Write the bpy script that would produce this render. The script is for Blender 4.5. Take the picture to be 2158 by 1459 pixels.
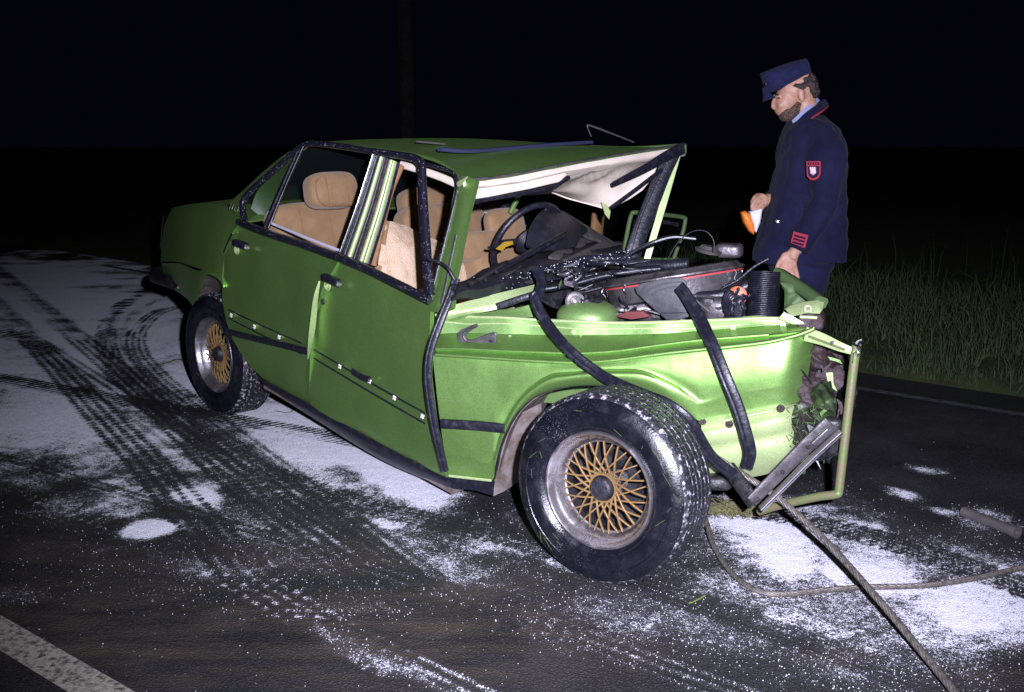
import bpy, bmesh, math, random
import numpy as np
from mathutils import Vector as V, Matrix, noise
random.seed(7); np.random.seed(7)
for o in list(bpy.data.objects): bpy.data.objects.remove(o)
SC = bpy.context.scene
COL = SC.collection

# ------------------------------------------------------------------ camera
F, CX, CY, HC = 2098.0, 1079.0, 729.5, 1.36          # focal length and centre in photo pixels, eye height
PITCH = math.atan((CY - 308.0) / F)
cd = bpy.data.cameras.new('camera'); cam = bpy.data.objects.new('camera', cd); COL.objects.link(cam)
cd.sensor_width = 36.0; cd.lens = 36.0 * F / 2158.0; cd.clip_end = 500; cd.clip_start = 0.05
cam.location = (0, 0, HC); cam.rotation_euler = (math.pi / 2 - PITCH, 0, 0)
SC.camera = cam

# ------------------------------------------------------------------ night sky
wd = bpy.data.worlds.new('World'); SC.world = wd; wd.use_nodes = True
nt = wd.node_tree; bg = nt.nodes['Background']
bg.inputs[0].default_value = (0.18, 0.20, 0.62, 1); bg.inputs[1].default_value = 0.0042

# ------------------------------------------------------------------ the photographer's flash gun (only light of the night scene)
fl = bpy.data.lights.new('flash_gun', 'SPOT'); fo = bpy.data.objects.new('flash_gun', fl); COL.objects.link(fo)
fl.energy = 1680; fl.shadow_soft_size = 0.025; fl.spot_size = math.radians(82); fl.spot_blend = 1.0
fl.color = (0.97, 0.955, 1.19)
fo.location = (0.17, -0.05, 1.50)
fo.rotation_euler = (V((0.34, 3.5, 0.72)) - V(fo.location)).to_track_quat('-Z', 'Y').to_euler()

SC.view_settings.view_transform = 'Standard'; SC.view_settings.look = 'None'
SC.view_settings.exposure = 0.0; SC.view_settings.gamma = 1.0
SC.render.engine = 'CYCLES'
SC.cycles.max_bounces = 5; SC.cycles.use_denoising = True

# ------------------------------------------------------------------ measuring helpers: where a sight line meets a real plane
CP, SP = math.cos(PITCH), math.sin(PITCH)
EYE = V((0, 0, HC))
def ray(px, py):
    x = (px - CX) / F; y = -(py - CY) / F
    return V((x, CP + y * SP, -SP + y * CP))
def on(px, py, plane):
    p0, n = plane; d = ray(px, py)
    return EYE + d * ((p0 - EYE).dot(n) / d.dot(n))
def gz(px, py, z=0.0):
    return on(px, py, (V((0, 0, z)), V((0, 0, 1))))
def dy(px, py, y):
    return on(px, py, (V((0, y, 0)), V((0, 1, 0))))
# rear half of the car: side plane through the rear wheel and the door hinge
HB = gz(950, 1015, 0.11)
R0 = gz(450, 874)
D = HB - R0; D.z = 0; D.normalize()                       # forward along the doors
EL = V((-D.y, D.x, 0));                                   # to the far (left) side of the car
if EL.y < 0: EL = -EL
UPV = V((0, 0, 1))
def SIDE(off=0.0): return (HB + EL * off, EL)
BELT0 = on(505, 466, SIDE(0.01)); BELT1 = on(905, 628, SIDE(0.01))
LEAN = (UPV + EL * 0.30).normalized()
NUP = (BELT1 - BELT0).normalized().cross(LEAN).normalized()
if NUP.y < 0: NUP = -NUP
def UP(off=0.0): return (BELT0 + NUP * off, NUP)           # plane of the side windows
ATOP = on(975, 380, UP())
def HDR(back=0.0): return (ATOP - D * back, D)             # plane across the car at the windscreen header
# front half, bent round at the windscreen pillar
FA = math.radians(21)
FD = V((math.cos(FA), -math.sin(FA), 0)); FN = V((math.sin(FA), math.cos(FA), 0))
def FEN(off=0.0): return (HB + FN * off, FN)
WD = (EL * 0.5 + FN * 0.5).normalized()                    # along the windscreen base
WN = V((WD.y, -WD.x, 0))
def COWL(fwd=0.0): return (HB + D * 0.05 + WN * fwd, WN)

# ------------------------------------------------------------------ object helpers
ORG = {}
def tag(o, label=None, cat=None, group=None, kind=None):
    if label: o['label'] = label
    if cat: o['category'] = cat
    if group: o['group'] = group
    if kind: o['kind'] = kind
    return o
def empty(name, loc, label=None, cat=None, group=None):
    o = bpy.data.objects.new(name, None); COL.objects.link(o); o.location = loc; ORG[o.name] = V(loc)
    o.empty_display_size = 0.1
    return tag(o, label, cat, group)
def link(name, me, mat, parent=None, smooth=True):
    o = bpy.data.objects.new(name, me); COL.objects.link(o)
    if parent is not None:
        o.parent = parent; ORG[o.name] = ORG[parent.name]
        me.transform(Matrix.Translation(-ORG[parent.name]))
    else:
        c = V((0, 0, 0)); n = len(me.vertices)
        co = np.empty(n * 3); me.vertices.foreach_get('co', co); co = co.reshape(-1, 3)
        c = V(((co[:, 0].min() + co[:, 0].max()) / 2, (co[:, 1].min() + co[:, 1].max()) / 2, co[:, 2].min()))
        me.transform(Matrix.Translation(-c)); o.location = c; ORG[o.name] = c
    if isinstance(mat, (list, tuple)):
        for m in mat: me.materials.append(m)
    elif mat: me.materials.append(mat)
    if smooth is True:
        me.shade_smooth()
    elif smooth:
        me.shade_smooth()
        try: me.set_sharp_from_angle(angle=math.radians(smooth))
        except Exception: pass
    return o
def pyd(verts, faces):
    me = bpy.data.meshes.new('m'); me.from_pydata([tuple(v) for v in verts], [], faces); me.update(); return me
class MB:
    """collects pieces of one part"""
    def __init__(s): s.v = []; s.f = []
    def add(s, verts, faces):
        b = len(s.v); s.v += [V(v) for v in verts]; s.f += [tuple(i + b for i in f) for f in faces]; return s
    def build(s, name, mat, parent=None, smooth=35): return link(name, pyd(s.v, s.f), mat, parent, smooth)

def cr(pts, k):
    """Catmull-Rom through pts (numbers or vectors), k steps per span"""
    n = len(pts); out = []
    for i in range(n - 1):
        p0 = pts[i - 1] if i else pts[0] * 2 - pts[1]; p1 = pts[i]; p2 = pts[i + 1]
        p3 = pts[i + 2] if i + 2 < n else pts[-1] * 2 - pts[-2]
        for j in range(k):
            t = j / k
            out.append((p1 * 2 + (p2 - p0) * t + (p0 * 2 - p1 * 5 + p2 * 4 - p3) * t * t + (p1 * 3 - p0 - p2 * 3 + p3) * t ** 3) * 0.5)
    out.append(pts[-1] * 1.0); return out
def patch_geo(rows, ku=4, kv=4, thick=0.004, dent=0.0, seed=0.0, dscale=4.0, inward=None, ridged=False):
    rows = [cr(r, ku) if ku > 1 else list(r) for r in rows]
    if kv > 1:
        cols = [cr([r[i] for r in rows], kv) for i in range(len(rows[0]))]
        rows = [[c[j] for c in cols] for j in range(len(cols[0]))]
    nr, nc = len(rows), len(rows[0])
    v = [p for r in rows for p in r]
    nrm = []
    for j in range(nr):
        for i in range(nc):
            a = rows[j][min(i + 1, nc - 1)] - rows[j][max(i - 1, 0)]; b = rows[min(j + 1, nr - 1)][i] - rows[max(j - 1, 0)][i]
            n = a.cross(b); nrm.append(n.normalized() if n.length > 1e-9 else V((0, 0, 1)))
    # make normals point to the viewer's half so thickness goes inward
    ctr = sum(v, V()) / len(v)
    ref = (EYE - ctr) if inward is None else -inward
    if sum(n.dot(ref) for n in nrm) < 0: nrm = [-n for n in nrm]; flip = True
    else: flip = False
    if dent:
        nz_ = (lambda p: .9 - 3.2 * abs(noise.noise(p * dscale + V((seed, seed * 2, 0)))) + .5 * noise.noise(p * dscale * 2.7)) if ridged else (lambda p: noise.noise(p * dscale + V((seed, seed * 2, 0))))
        v = [p + n * dent * nz_(p) for p, n in zip(v, nrm)]
    f = [(j * nc + i, j * nc + i + 1, (j + 1) * nc + i + 1, (j + 1) * nc + i) for j in range(nr - 1) for i in range(nc - 1)]
    if thick:
        N = len(v); v2 = [p - n * thick for p, n in zip(v, nrm)]
        f2 = [tuple(reversed([k + N for k in q])) for q in f]
        bd = [j * nc for j in range(nr)]; ring = list(range(nc)) + [j * nc + nc - 1 for j in range(1, nr)] + [(nr - 1) * nc + i for i in range(nc - 2, -1, -1)] + [j * nc for j in range(nr - 2, 0, -1)]
        f3 = [(ring[(k + 1) % len(ring)], ring[k], ring[k] + N, ring[(k + 1) % len(ring)] + N) for k in range(len(ring))]
        v = v + v2; f = f + f2 + f3
    return v, f
def patch(name, rows, mat, parent, ku=4, kv=4, thick=0.004, dent=0.0, seed=0.0, dscale=4.0, smooth=40, inward=None, ridged=False):
    v, f = patch_geo(rows, ku, kv, thick, dent, seed, dscale, inward, ridged)
    me = pyd(v, f)
    bm = bmesh.new(); bm.from_mesh(me); bmesh.ops.recalc_face_normals(bm, faces=bm.faces); bm.to_mesh(me); bm.free()
    return link(name, me, mat, parent, smooth)
def poly_geo(pts, tv):
    """flat outline given thickness vector tv"""
    n = len(pts); v = list(pts) + [p + tv for p in pts]
    f = [tuple(range(n)), tuple(reversed(range(n, 2 * n)))] + [(i, i + n, (i + 1) % n + n, (i + 1) % n) for i in range(n)]
    return v, f
def poly(name, pts, tv, mat, parent, bevel=0.0, smooth=35):
    v, f = poly_geo(pts, tv); me = pyd(v, f)
    bm = bmesh.new(); bm.from_mesh(me); bmesh.ops.recalc_face_normals(bm, faces=bm.faces)
    if bevel: bmesh.ops.bevel(bm, geom=bm.edges[:], offset=bevel, segments=2, affect='EDGES', profile=0.6)
    bmesh.ops.triangulate(bm, faces=[q for q in bm.faces if len(q.verts) > 4])
    bm.to_mesh(me); bm.free()
    return link(name, me, mat, parent, smooth)
def tube_geo(pts, r, seg=10, k=6, closed=False, flat=1.0, nref=None, rfun=None):
    path = cr(pts, k) if k > 1 else list(pts)
    if closed and (path[0] - path[-1]).length < 1e-6: path = path[:-1]
    n = len(path); v = []; f = []; prev = None
    for i, p in enumerate(path):
        if closed: t = path[(i + 1) % n] - path[i - 1]
        else: t = path[min(i + 1, n - 1)] - path[max(i - 1, 0)]
        t.normalize()
        a = nref.copy() if nref is not None else (prev if prev is not None else (UPV if abs(t.z) < .9 else V((1, 0, 0))))
        a = a - t * a.dot(t); a.normalize(); prev = a; b = t.cross(a)
        rr = (r[min(i // max(k, 1), len(r) - 1)] if isinstance(r, (list, tuple)) else r) * (rfun(i / max(n - 1, 1)) if rfun else 1)
        for j in range(seg):
            an = 2 * math.pi * j / seg
            v.append(p + a * math.cos(an) * rr * flat + b * math.sin(an) * rr)
    m = n if closed else n - 1
    for i in range(m):
        for j in range(seg):
            a0 = i * seg + j; a1 = i * seg + (j + 1) % seg; b0 = ((i + 1) % n) * seg + j; b1 = ((i + 1) % n) * seg + (j + 1) % seg
            f.append((a0, a1, b1, b0))
    if not closed: f += [tuple(reversed(range(seg))), tuple(range((n - 1) * seg, n * seg))]
    return v, f
def tube(name, pts, r, mat, parent, **kw): return link(name, pyd(*tube_geo(pts, r, **kw)), mat, parent, 50)
def strip_geo(pts, n, w, t, k=6, round_=False):
    """bar of rectangular section w (in plane) x t (along n) along pts; its centre line lies on pts"""
    path = cr(pts, k) if k > 1 else list(pts); v = []; f = []; N = len(path)
    for i, p in enumerate(path):
        tg = (path[min(i + 1, N - 1)] - path[max(i - 1, 0)]).normalized()
        nn = (n - tg * n.dot(tg)).normalized(); s = tg.cross(nn)
        ww = w(i / (N - 1)) if callable(w) else w
        b = 0.22 * min(ww, t)
        h, q = ww / 2, t / 2
        for (x, y) in ((-h + b, -q), (h - b, -q), (h, -q + b), (h, q - b), (h - b, q), (-h + b, q), (-h, q - b), (-h, -q + b)):
            v.append(p + s * x + nn * y)
    for i in range(N - 1):
        for j in range(8):
            f.append((i * 8 + j, i * 8 + (j + 1) % 8, (i + 1) * 8 + (j + 1) % 8, (i + 1) * 8 + j))
    f += [tuple(reversed(range(8))), tuple(range((N - 1) * 8, N * 8))]
    return v, f
def strip(name, pts, n, w, t, mat, parent, k=6): return link(name, pyd(*strip_geo(pts, n, w, t, k)), mat, parent, 50)
def rbox_geo(c, ax, ay, az, e=4.0, sub=10, dent=0.0, seed=0, dscale=6):
    """rounded box: half-axes ax ay az, superellipsoid exponent e"""
    v = []; f = []; idx = {}
    def vid(x, y, z):
        key = (x, y, z)
        if key in idx: return idx[key]
        u = V((2 * x / sub - 1, 2 * y / sub - 1, 2 * z / sub - 1))
        u = V([math.copysign(abs(q) ** 0.9, q) for q in u])
        L = (abs(u.x) ** e + abs(u.y) ** e + abs(u.z) ** e) ** (1 / e); m = max(abs(u.x), abs(u.y), abs(u.z))
        u = u * (m / L) if L > 0 else u
        p = c + ax * u.x + ay * u.y + az * u.z
        if dent: p = p + V((noise.noise(p * dscale + V((seed, 0, 0))), noise.noise(p * dscale + V((0, seed + 9, 0))), noise.noise(p * dscale + V((0, 5, seed))))) * dent
        idx[key] = len(v); v.append(p); return idx[key]
    for a in range(sub):
        for b in range(sub):
            for (fc, fl_) in (((lambda i, j: (i, j, 0)), 1), ((lambda i, j: (i, j, sub)), 0), ((lambda i, j: (i, 0, j)), 0), ((lambda i, j: (i, sub, j)), 1), ((lambda i, j: (0, i, j)), 1), ((lambda i, j: (sub, i, j)), 0)):
                q = [vid(*fc(a, b)), vid(*fc(a + 1, b)), vid(*fc(a + 1, b + 1)), vid(*fc(a, b + 1))]
                f.append(tuple(reversed(q)) if fl_ else tuple(q))
    if ax.cross(ay).dot(az) < 0: f = [tuple(reversed(q)) for q in f]
    return v, f
def rbox(name, c, ax, ay, az, mat, parent, e=4.0, sub=10, smooth=60, **kw): return link(name, pyd(*rbox_geo(c, ax, ay, az, e, sub, **kw)), mat, parent, smooth)
def frame(axis, up=UPV):
    a = axis.normalized(); b = (up - a * up.dot(a)).normalized(); return a, b, a.cross(b)
def lathe_geo(c, axis, prof, seg=48, up=UPV, closed=False, a0=0.0, a1=2 * math.pi):
    """prof: list of (distance along axis, radius)"""
    a, b, d = frame(axis, up); v = []; f = []; n = len(prof); full = abs(a1 - a0 - 2 * math.pi) < 1e-6
    ns = seg if full else seg + 1
    for i in range(ns):
        an = a0 + (a1 - a0) * i / seg
        dr = b * math.cos(an) + d * math.sin(an)
        for (x, r) in prof: v.append(c + a * x + dr * r)
    for i in range(seg if full else seg):
        i2 = (i + 1) % ns
        for j in range(n if closed else n - 1):
            j2 = (j + 1) % n
            f.append((i * n + j, i * n + j2, i2 * n + j2, i2 * n + j))
    return v, f
def lathe(name, c, axis, prof, mat, parent, smooth=35, **kw):
    me = pyd(*lathe_geo(c, axis, prof, **kw))
    bm = bmesh.new(); bm.from_mesh(me); bmesh.ops.recalc_face_normals(bm, faces=bm.faces); bm.to_mesh(me); bm.free()
    return link(name, me, mat, parent, smooth)

# ------------------------------------------------------------------ materials
def mat(name, col, rough=0.5, metal=0.0, spec=0.5, noise_scale=0, col2=None, bump=0.0, bscale=60.0, coat=0.0, sheen=0.0, contrast=(0.4, 0.6), detail=6, sub=0.0, rough2=None):
    m = bpy.data.materials.new(name); m.use_nodes = True; t = m.node_tree; b = t.nodes['Principled BSDF']
    b.inputs['Base Color'].default_value = (*col, 1); b.inputs['Roughness'].default_value = rough; b.inputs['Metallic'].default_value = metal
    b.inputs['Specular IOR Level'].default_value = spec; b.inputs['Coat Weight'].default_value = coat; b.inputs['Coat Roughness'].default_value = 0.12
    b.inputs['Sheen Weight'].default_value = sheen
    if sub: b.inputs['Subsurface Weight'].default_value = sub; b.inputs['Subsurface Radius'].default_value = (0.01, 0.004, 0.002)
    tc = t.nodes.new('ShaderNodeNewGeometry')
    def nz(scale, det=detail, r=0.6):
        n = t.nodes.new('ShaderNodeTexNoise'); n.inputs['Scale'].default_value = scale; n.inputs['Detail'].default_value = det; n.inputs['Roughness'].default_value = r
        t.links.new(tc.outputs['Position'], n.inputs['Vector']); return n
    if col2 is not None:
        n = nz(noise_scale); cr_ = t.nodes.new('ShaderNodeValToRGB'); cr_.color_ramp.elements[0].position = contrast[0]; cr_.color_ramp.elements[1].position = contrast[1]
        cr_.color_ramp.elements[0].color = (*col, 1); cr_.color_ramp.elements[1].color = (*col2, 1)
        t.links.new(n.outputs['Fac'], cr_.inputs['Fac']); t.links.new(cr_.outputs['Color'], b.inputs['Base Color'])
        if rough2 is not None:
            mr = t.nodes.new('ShaderNodeMapRange'); mr.inputs[1].default_value = contrast[0]; mr.inputs[2].default_value = contrast[1]; mr.inputs[3].default_value = rough; mr.inputs[4].default_value = rough2
            t.links.new(n.outputs['Fac'], mr.inputs[0]); t.links.new(mr.outputs[0], b.inputs['Roughness'])
    if bump:
        n = nz(bscale); bp = t.nodes.new('ShaderNodeBump'); bp.inputs['Strength'].default_value = bump; bp.inputs['Distance'].default_value = 0.01
        t.links.new(n.outputs['Fac'], bp.inputs['Height']); t.links.new(bp.outputs['Normal'], b.inputs['Normal'])
    return m

def paint_mat(name, base, dirt=0.07, dirtcol=(0.06, 0.05, 0.036), metal=.86):
    """metallic car paint with flake sparkle, film of road dirt and fine spatter"""
    m = bpy.data.materials.new(name); m.use_nodes = True; t = m.node_tree; L = t.links; b = t.nodes['Principled BSDF']
    g = t.nodes.new('ShaderNodeNewGeometry')
    def N(k, **kw):
        n = t.nodes.new(k)
        for a, v in kw.items(): setattr(n, a, v)
        return n
    fl_ = N('ShaderNodeTexNoise'); fl_.inputs['Scale'].default_value = 420; fl_.inputs['Detail'].default_value = 3; L.new(g.outputs['Position'], fl_.inputs['Vector'])
    r1 = N('ShaderNodeValToRGB'); e = r1.color_ramp.elements; e[0].position = .36; e[1].position = .64
    e[0].color = (base[0] * .74, base[1] * .74, base[2] * .74, 1); e[1].color = (base[0] * 1.28, base[1] * 1.24, base[2] * 1.35, 1)
    L.new(fl_.outputs['Fac'], r1.inputs['Fac'])
    big = N('ShaderNodeTexNoise'); big.inputs['Scale'].default_value = 5; big.inputs['Detail'].default_value = 8; big.inputs['Roughness'].default_value = .7; L.new(g.outputs['Position'], big.inputs['Vector'])
    r2 = N('ShaderNodeMapRange'); r2.inputs[1].default_value = .48; r2.inputs[2].default_value = .8; r2.inputs[3].default_value = 0; r2.inputs[4].default_value = dirt; L.new(big.outputs['Fac'], r2.inputs[0])
    sp = N('ShaderNodeTexVoronoi'); sp.inputs['Scale'].default_value = 90; L.new(g.outputs['Position'], sp.inputs['Vector'])
    r3 = N('ShaderNodeMapRange'); r3.inputs[1].default_value = .10; r3.inputs[2].default_value = .06; r3.inputs[3].default_value = 0; r3.inputs[4].default_value = .55; L.new(sp.outputs['Distance'], r3.inputs[0])
    mx = N('ShaderNodeMath', operation='MAXIMUM'); L.new(r2.outputs[0], mx.inputs[0]); L.new(r3.outputs[0], mx.inputs[1])
    mc = N('ShaderNodeMix', data_type='RGBA'); L.new(mx.outputs[0], mc.inputs['Factor']); L.new(r1.outputs['Color'], mc.inputs['A']); mc.inputs['B'].default_value = (*dirtcol, 1)
    # scratches and pale dust specks
    wv = N('ShaderNodeTexNoise'); wv.inputs['Scale'].default_value = 7; wv.inputs['Detail'].default_value = 2; mpp = N('ShaderNodeMapping'); mpp.inputs['Scale'].default_value = (1, 1, 14); mpp.inputs['Rotation'].default_value = (.5, .35, .2); L.new(g.outputs['Position'], mpp.inputs['Vector']); L.new(mpp.outputs['Vector'], wv.inputs['Vector'])
    sd = N('ShaderNodeMath', operation='SUBTRACT'); L.new(wv.outputs['Fac'], sd.inputs[0]); sd.inputs[1].default_value = .66
    sa = N('ShaderNodeMath', operation='ABSOLUTE'); L.new(sd.outputs[0], sa.inputs[0])
    sr = N('ShaderNodeMapRange'); sr.inputs[1].default_value = .0015; sr.inputs[2].default_value = .006; sr.inputs[3].default_value = .35; sr.inputs[4].default_value = 0; L.new(sa.outputs[0], sr.inputs[0])
    vs_ = N('ShaderNodeTexVoronoi'); vs_.inputs['Scale'].default_value = 46; L.new(g.outputs['Position'], vs_.inputs['Vector'])
    vr = N('ShaderNodeMapRange'); vr.inputs[1].default_value = .075; vr.inputs[2].default_value = .045; vr.inputs[3].default_value = 0; vr.inputs[4].default_value = .6; L.new(vs_.outputs['Distance'], vr.inputs[0])
    mx2 = N('ShaderNodeMath', operation='MAXIMUM'); L.new(sr.outputs[0], mx2.inputs[0]); L.new(vr.outputs[0], mx2.inputs[1])
    mc2 = N('ShaderNodeMix', data_type='RGBA'); L.new(mx2.outputs[0], mc2.inputs['Factor']); L.new(mc.outputs['Result'], mc2.inputs['A']); mc2.inputs['B'].default_value = (.42, .44, .40, 1)
    L.new(mc2.outputs['Result'], b.inputs['Base Color'])
    ml = N('ShaderNodeMath', operation='MULTIPLY_ADD'); L.new(mx.outputs[0], ml.inputs[0]); ml.inputs[1].default_value = -metal; ml.inputs[2].default_value = metal; L.new(ml.outputs[0], b.inputs['Metallic'])
    b.inputs['Roughness'].default_value = .46
    b.inputs['Coat Weight'].default_value = .35; b.inputs['Coat Roughness'].default_value = .22
    b2 = N('ShaderNodeTexNoise'); b2.inputs['Scale'].default_value = 9; b2.inputs['Detail'].default_value = 2; L.new(g.outputs['Position'], b2.inputs['Vector'])
    bp = N('ShaderNodeBump'); bp.inputs['Strength'].default_value = .12; bp.inputs['Distance'].default_value = .03
    b3 = N('ShaderNodeTexNoise'); b3.inputs['Scale'].default_value = 160; b3.inputs['Detail'].default_value = 2; L.new(g.outputs['Position'], b3.inputs['Vector'])
    bs = N('ShaderNodeMath', operation='MULTIPLY_ADD'); L.new(b3.outputs['Fac'], bs.inputs[0]); bs.inputs[1].default_value = .035; L.new(b2.outputs['Fac'], bs.inputs[2]); L.new(bs.outputs[0], bp.inputs['Height']); L.new(bp.outputs['Normal'], b.inputs['Normal'])
    return m
GREEN = paint_mat('green_metallic_paint', (0.245, 0.45, 0.115))
GREEN_IN = paint_mat('green_inner_paint', (0.23, 0.40, 0.12), .45, (.05, .042, .03), .6)
PALE = paint_mat('pale_green_paint', (0.40, 0.52, 0.22), .22, (.10, .08, .05), .35)
OLIVE = mat('dirty_olive_tube_paint', (.12, .16, .055), .5, .2, .5, 30, (.16, .13, .08), .15, 80)
def glitter_mat(name, base, amount=.10, scale=260):
    """black trim sprinkled with crumbs of broken safety glass"""
    m = mat(name, base, .38, 0, .5, bump=.15, bscale=90); t = m.node_tree; L = t.links; b = t.nodes['Principled BSDF']; g = t.nodes.new('ShaderNodeNewGeometry')
    vo = t.nodes.new('ShaderNodeTexVoronoi'); vo.inputs['Scale'].default_value = scale; L.new(g.outputs['Position'], vo.inputs['Vector'])
    n = t.nodes.new('ShaderNodeTexNoise'); n.inputs['Scale'].default_value = 18; n.inputs['Detail'].default_value = 5; L.new(g.outputs['Position'], n.inputs['Vector'])
    sep = t.nodes.new('ShaderNodeSeparateColor'); L.new(vo.outputs['Color'], sep.inputs[0])
    th = t.nodes.new('ShaderNodeMapRange'); th.inputs[1].default_value = .45; th.inputs[2].default_value = .75; th.inputs[3].default_value = 1 - amount * .3; th.inputs[4].default_value = 1 - amount * 2.2; L.new(n.outputs['Fac'], th.inputs[0])
    gt = t.nodes.new('ShaderNodeMath'); gt.operation = 'GREATER_THAN'; L.new(sep.outputs[0], gt.inputs[0]); L.new(th.outputs[0], gt.inputs[1])
    dd = t.nodes.new('ShaderNodeMath'); dd.operation = 'LESS_THAN'; L.new(vo.outputs['Distance'], dd.inputs[0]); dd.inputs[1].default_value = .38
    mu = t.nodes.new('ShaderNodeMath'); mu.operation = 'MULTIPLY'; L.new(gt.outputs[0], mu.inputs[0]); L.new(dd.outputs[0], mu.inputs[1])
    mc = t.nodes.new('ShaderNodeMix'); mc.data_type = 'RGBA'; mc.inputs['A'].default_value = (*base, 1); mc.inputs['B'].default_value = (.62, .62, .72, 1); L.new(mu.outputs[0], mc.inputs['Factor']); L.new(mc.outputs['Result'], b.inputs['Base Color'])
    return m
BLACK = mat('black_rubber', (.009, .009, .017), .38, 0, .5, 40, (.026, .026, .036), .25, 70, contrast=(.5, .75), rough2=.6)
TRIM = glitter_mat('black_window_trim', (.008, .008, .015), .065, 300)
SEALG = glitter_mat('wet_black_seal', (.009, .009, .016), .03, 340)
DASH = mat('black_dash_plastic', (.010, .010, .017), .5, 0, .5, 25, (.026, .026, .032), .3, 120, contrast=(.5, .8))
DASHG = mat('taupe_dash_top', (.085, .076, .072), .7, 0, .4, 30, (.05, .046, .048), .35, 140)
TAN = mat('tan_velour', (.27, .170, .086), .85, 0, .2, 14, (.225, .138, .068), .25, 250, sheen=.25)
TAND = mat('tan_door_trim', (.26, .14, .062), .8, 0, .25, 20, (.20, .11, .05), .2, 160)
def fleece_mat():
    m = mat('worn_fleece', (.62, .47, .33), .95, 0, .1, 16, (.45, .22, .07), .8, 130, contrast=(.52, .78)); return m
FLEECE = fleece_mat()
LINER = mat('cream_headlining', (.66, .58, .49), .9, 0, .2, 7, (.54, .46, .37), .12, 30, contrast=(.4, .75))
UNDER = mat('grey_underseal', (.17, .145, .14), .8, 0, .3, 18, (.10, .075, .06), .35, 60)
RUST = mat('rusty_torn_steel', (.060, .044, .050), .6, .35, .4, 26, (.030, .015, .012), .7, 70, contrast=(.42, .62))
STEEL = mat('greasy_grey_steel', (.15, .14, .15), .42, .6, .5, 20, (.05, .047, .05), .25, 60, contrast=(.4, .7))
ALU = mat('dull_aluminium', (.34, .325, .335), .36, .85, .5, 12, (.30, .27, .26), .12, 90, contrast=(.45, .75), rough2=.6)
CHROME = mat('scratched_chrome', (.62, .62, .66), .22, 1, .5, 30, (.30, .29, .31), .1, 60, contrast=(.5, .8))
GOLD = mat('gold_wheel_paint', (.25, .155, .062), .42, .35, .5, 60, (.20, .11, .035), .12, 120, contrast=(.5, .8))
HUBM = mat('black_hub', (.008, .008, .014), .45, .0, .5, 60, (.022, .022, .03), .4, 120)
DARKM = mat('oily_black_metal', (.010, .010, .014), .42, .3, .5, 30, (.040, .038, .042), .4, 60)
WHITEP = mat('white_clip_plastic', (.68, .62, .64), .6)
ORANGE = mat('amber_lens', (.72, .20, .03), .25, 0, .5, coat=.5)
LENSW = mat('pale_lamp_housing', (.62, .62, .68), .4)
REDP = mat('orange_distributor_cap', (.55, .12, .045), .5, 0, .5, 40, (.32, .07, .03))
REDT = mat('red_seal_line', (.42, .05, .05), .6)
YEL = mat('yellow_card', (.75, .48, .05), .6)
PASTEL = mat('grey_moulded_rubber', (.035, .034, .042), .6, 0, .4, 14, (.065, .062, .068), .2, 90)
CABLE = mat('galvanised_wire_strand', (.20, .18, .165), .5, .55, .5, 60, (.09, .078, .065), .3, 150, contrast=(.4, .65))
WOOD = mat('weathered_pole_wood', (.045, .038, .035), .9, 0, .3, 8, (.028, .024, .022), .5, 30)
LEAF = mat('grass_scrap', (.11, .22, .03), .7, 0, .4, 60, (.16, .2, .04))
GLASS = mat('frosted_glass_remnant', (.45, .46, .55), .35, 0, .5)


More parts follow.
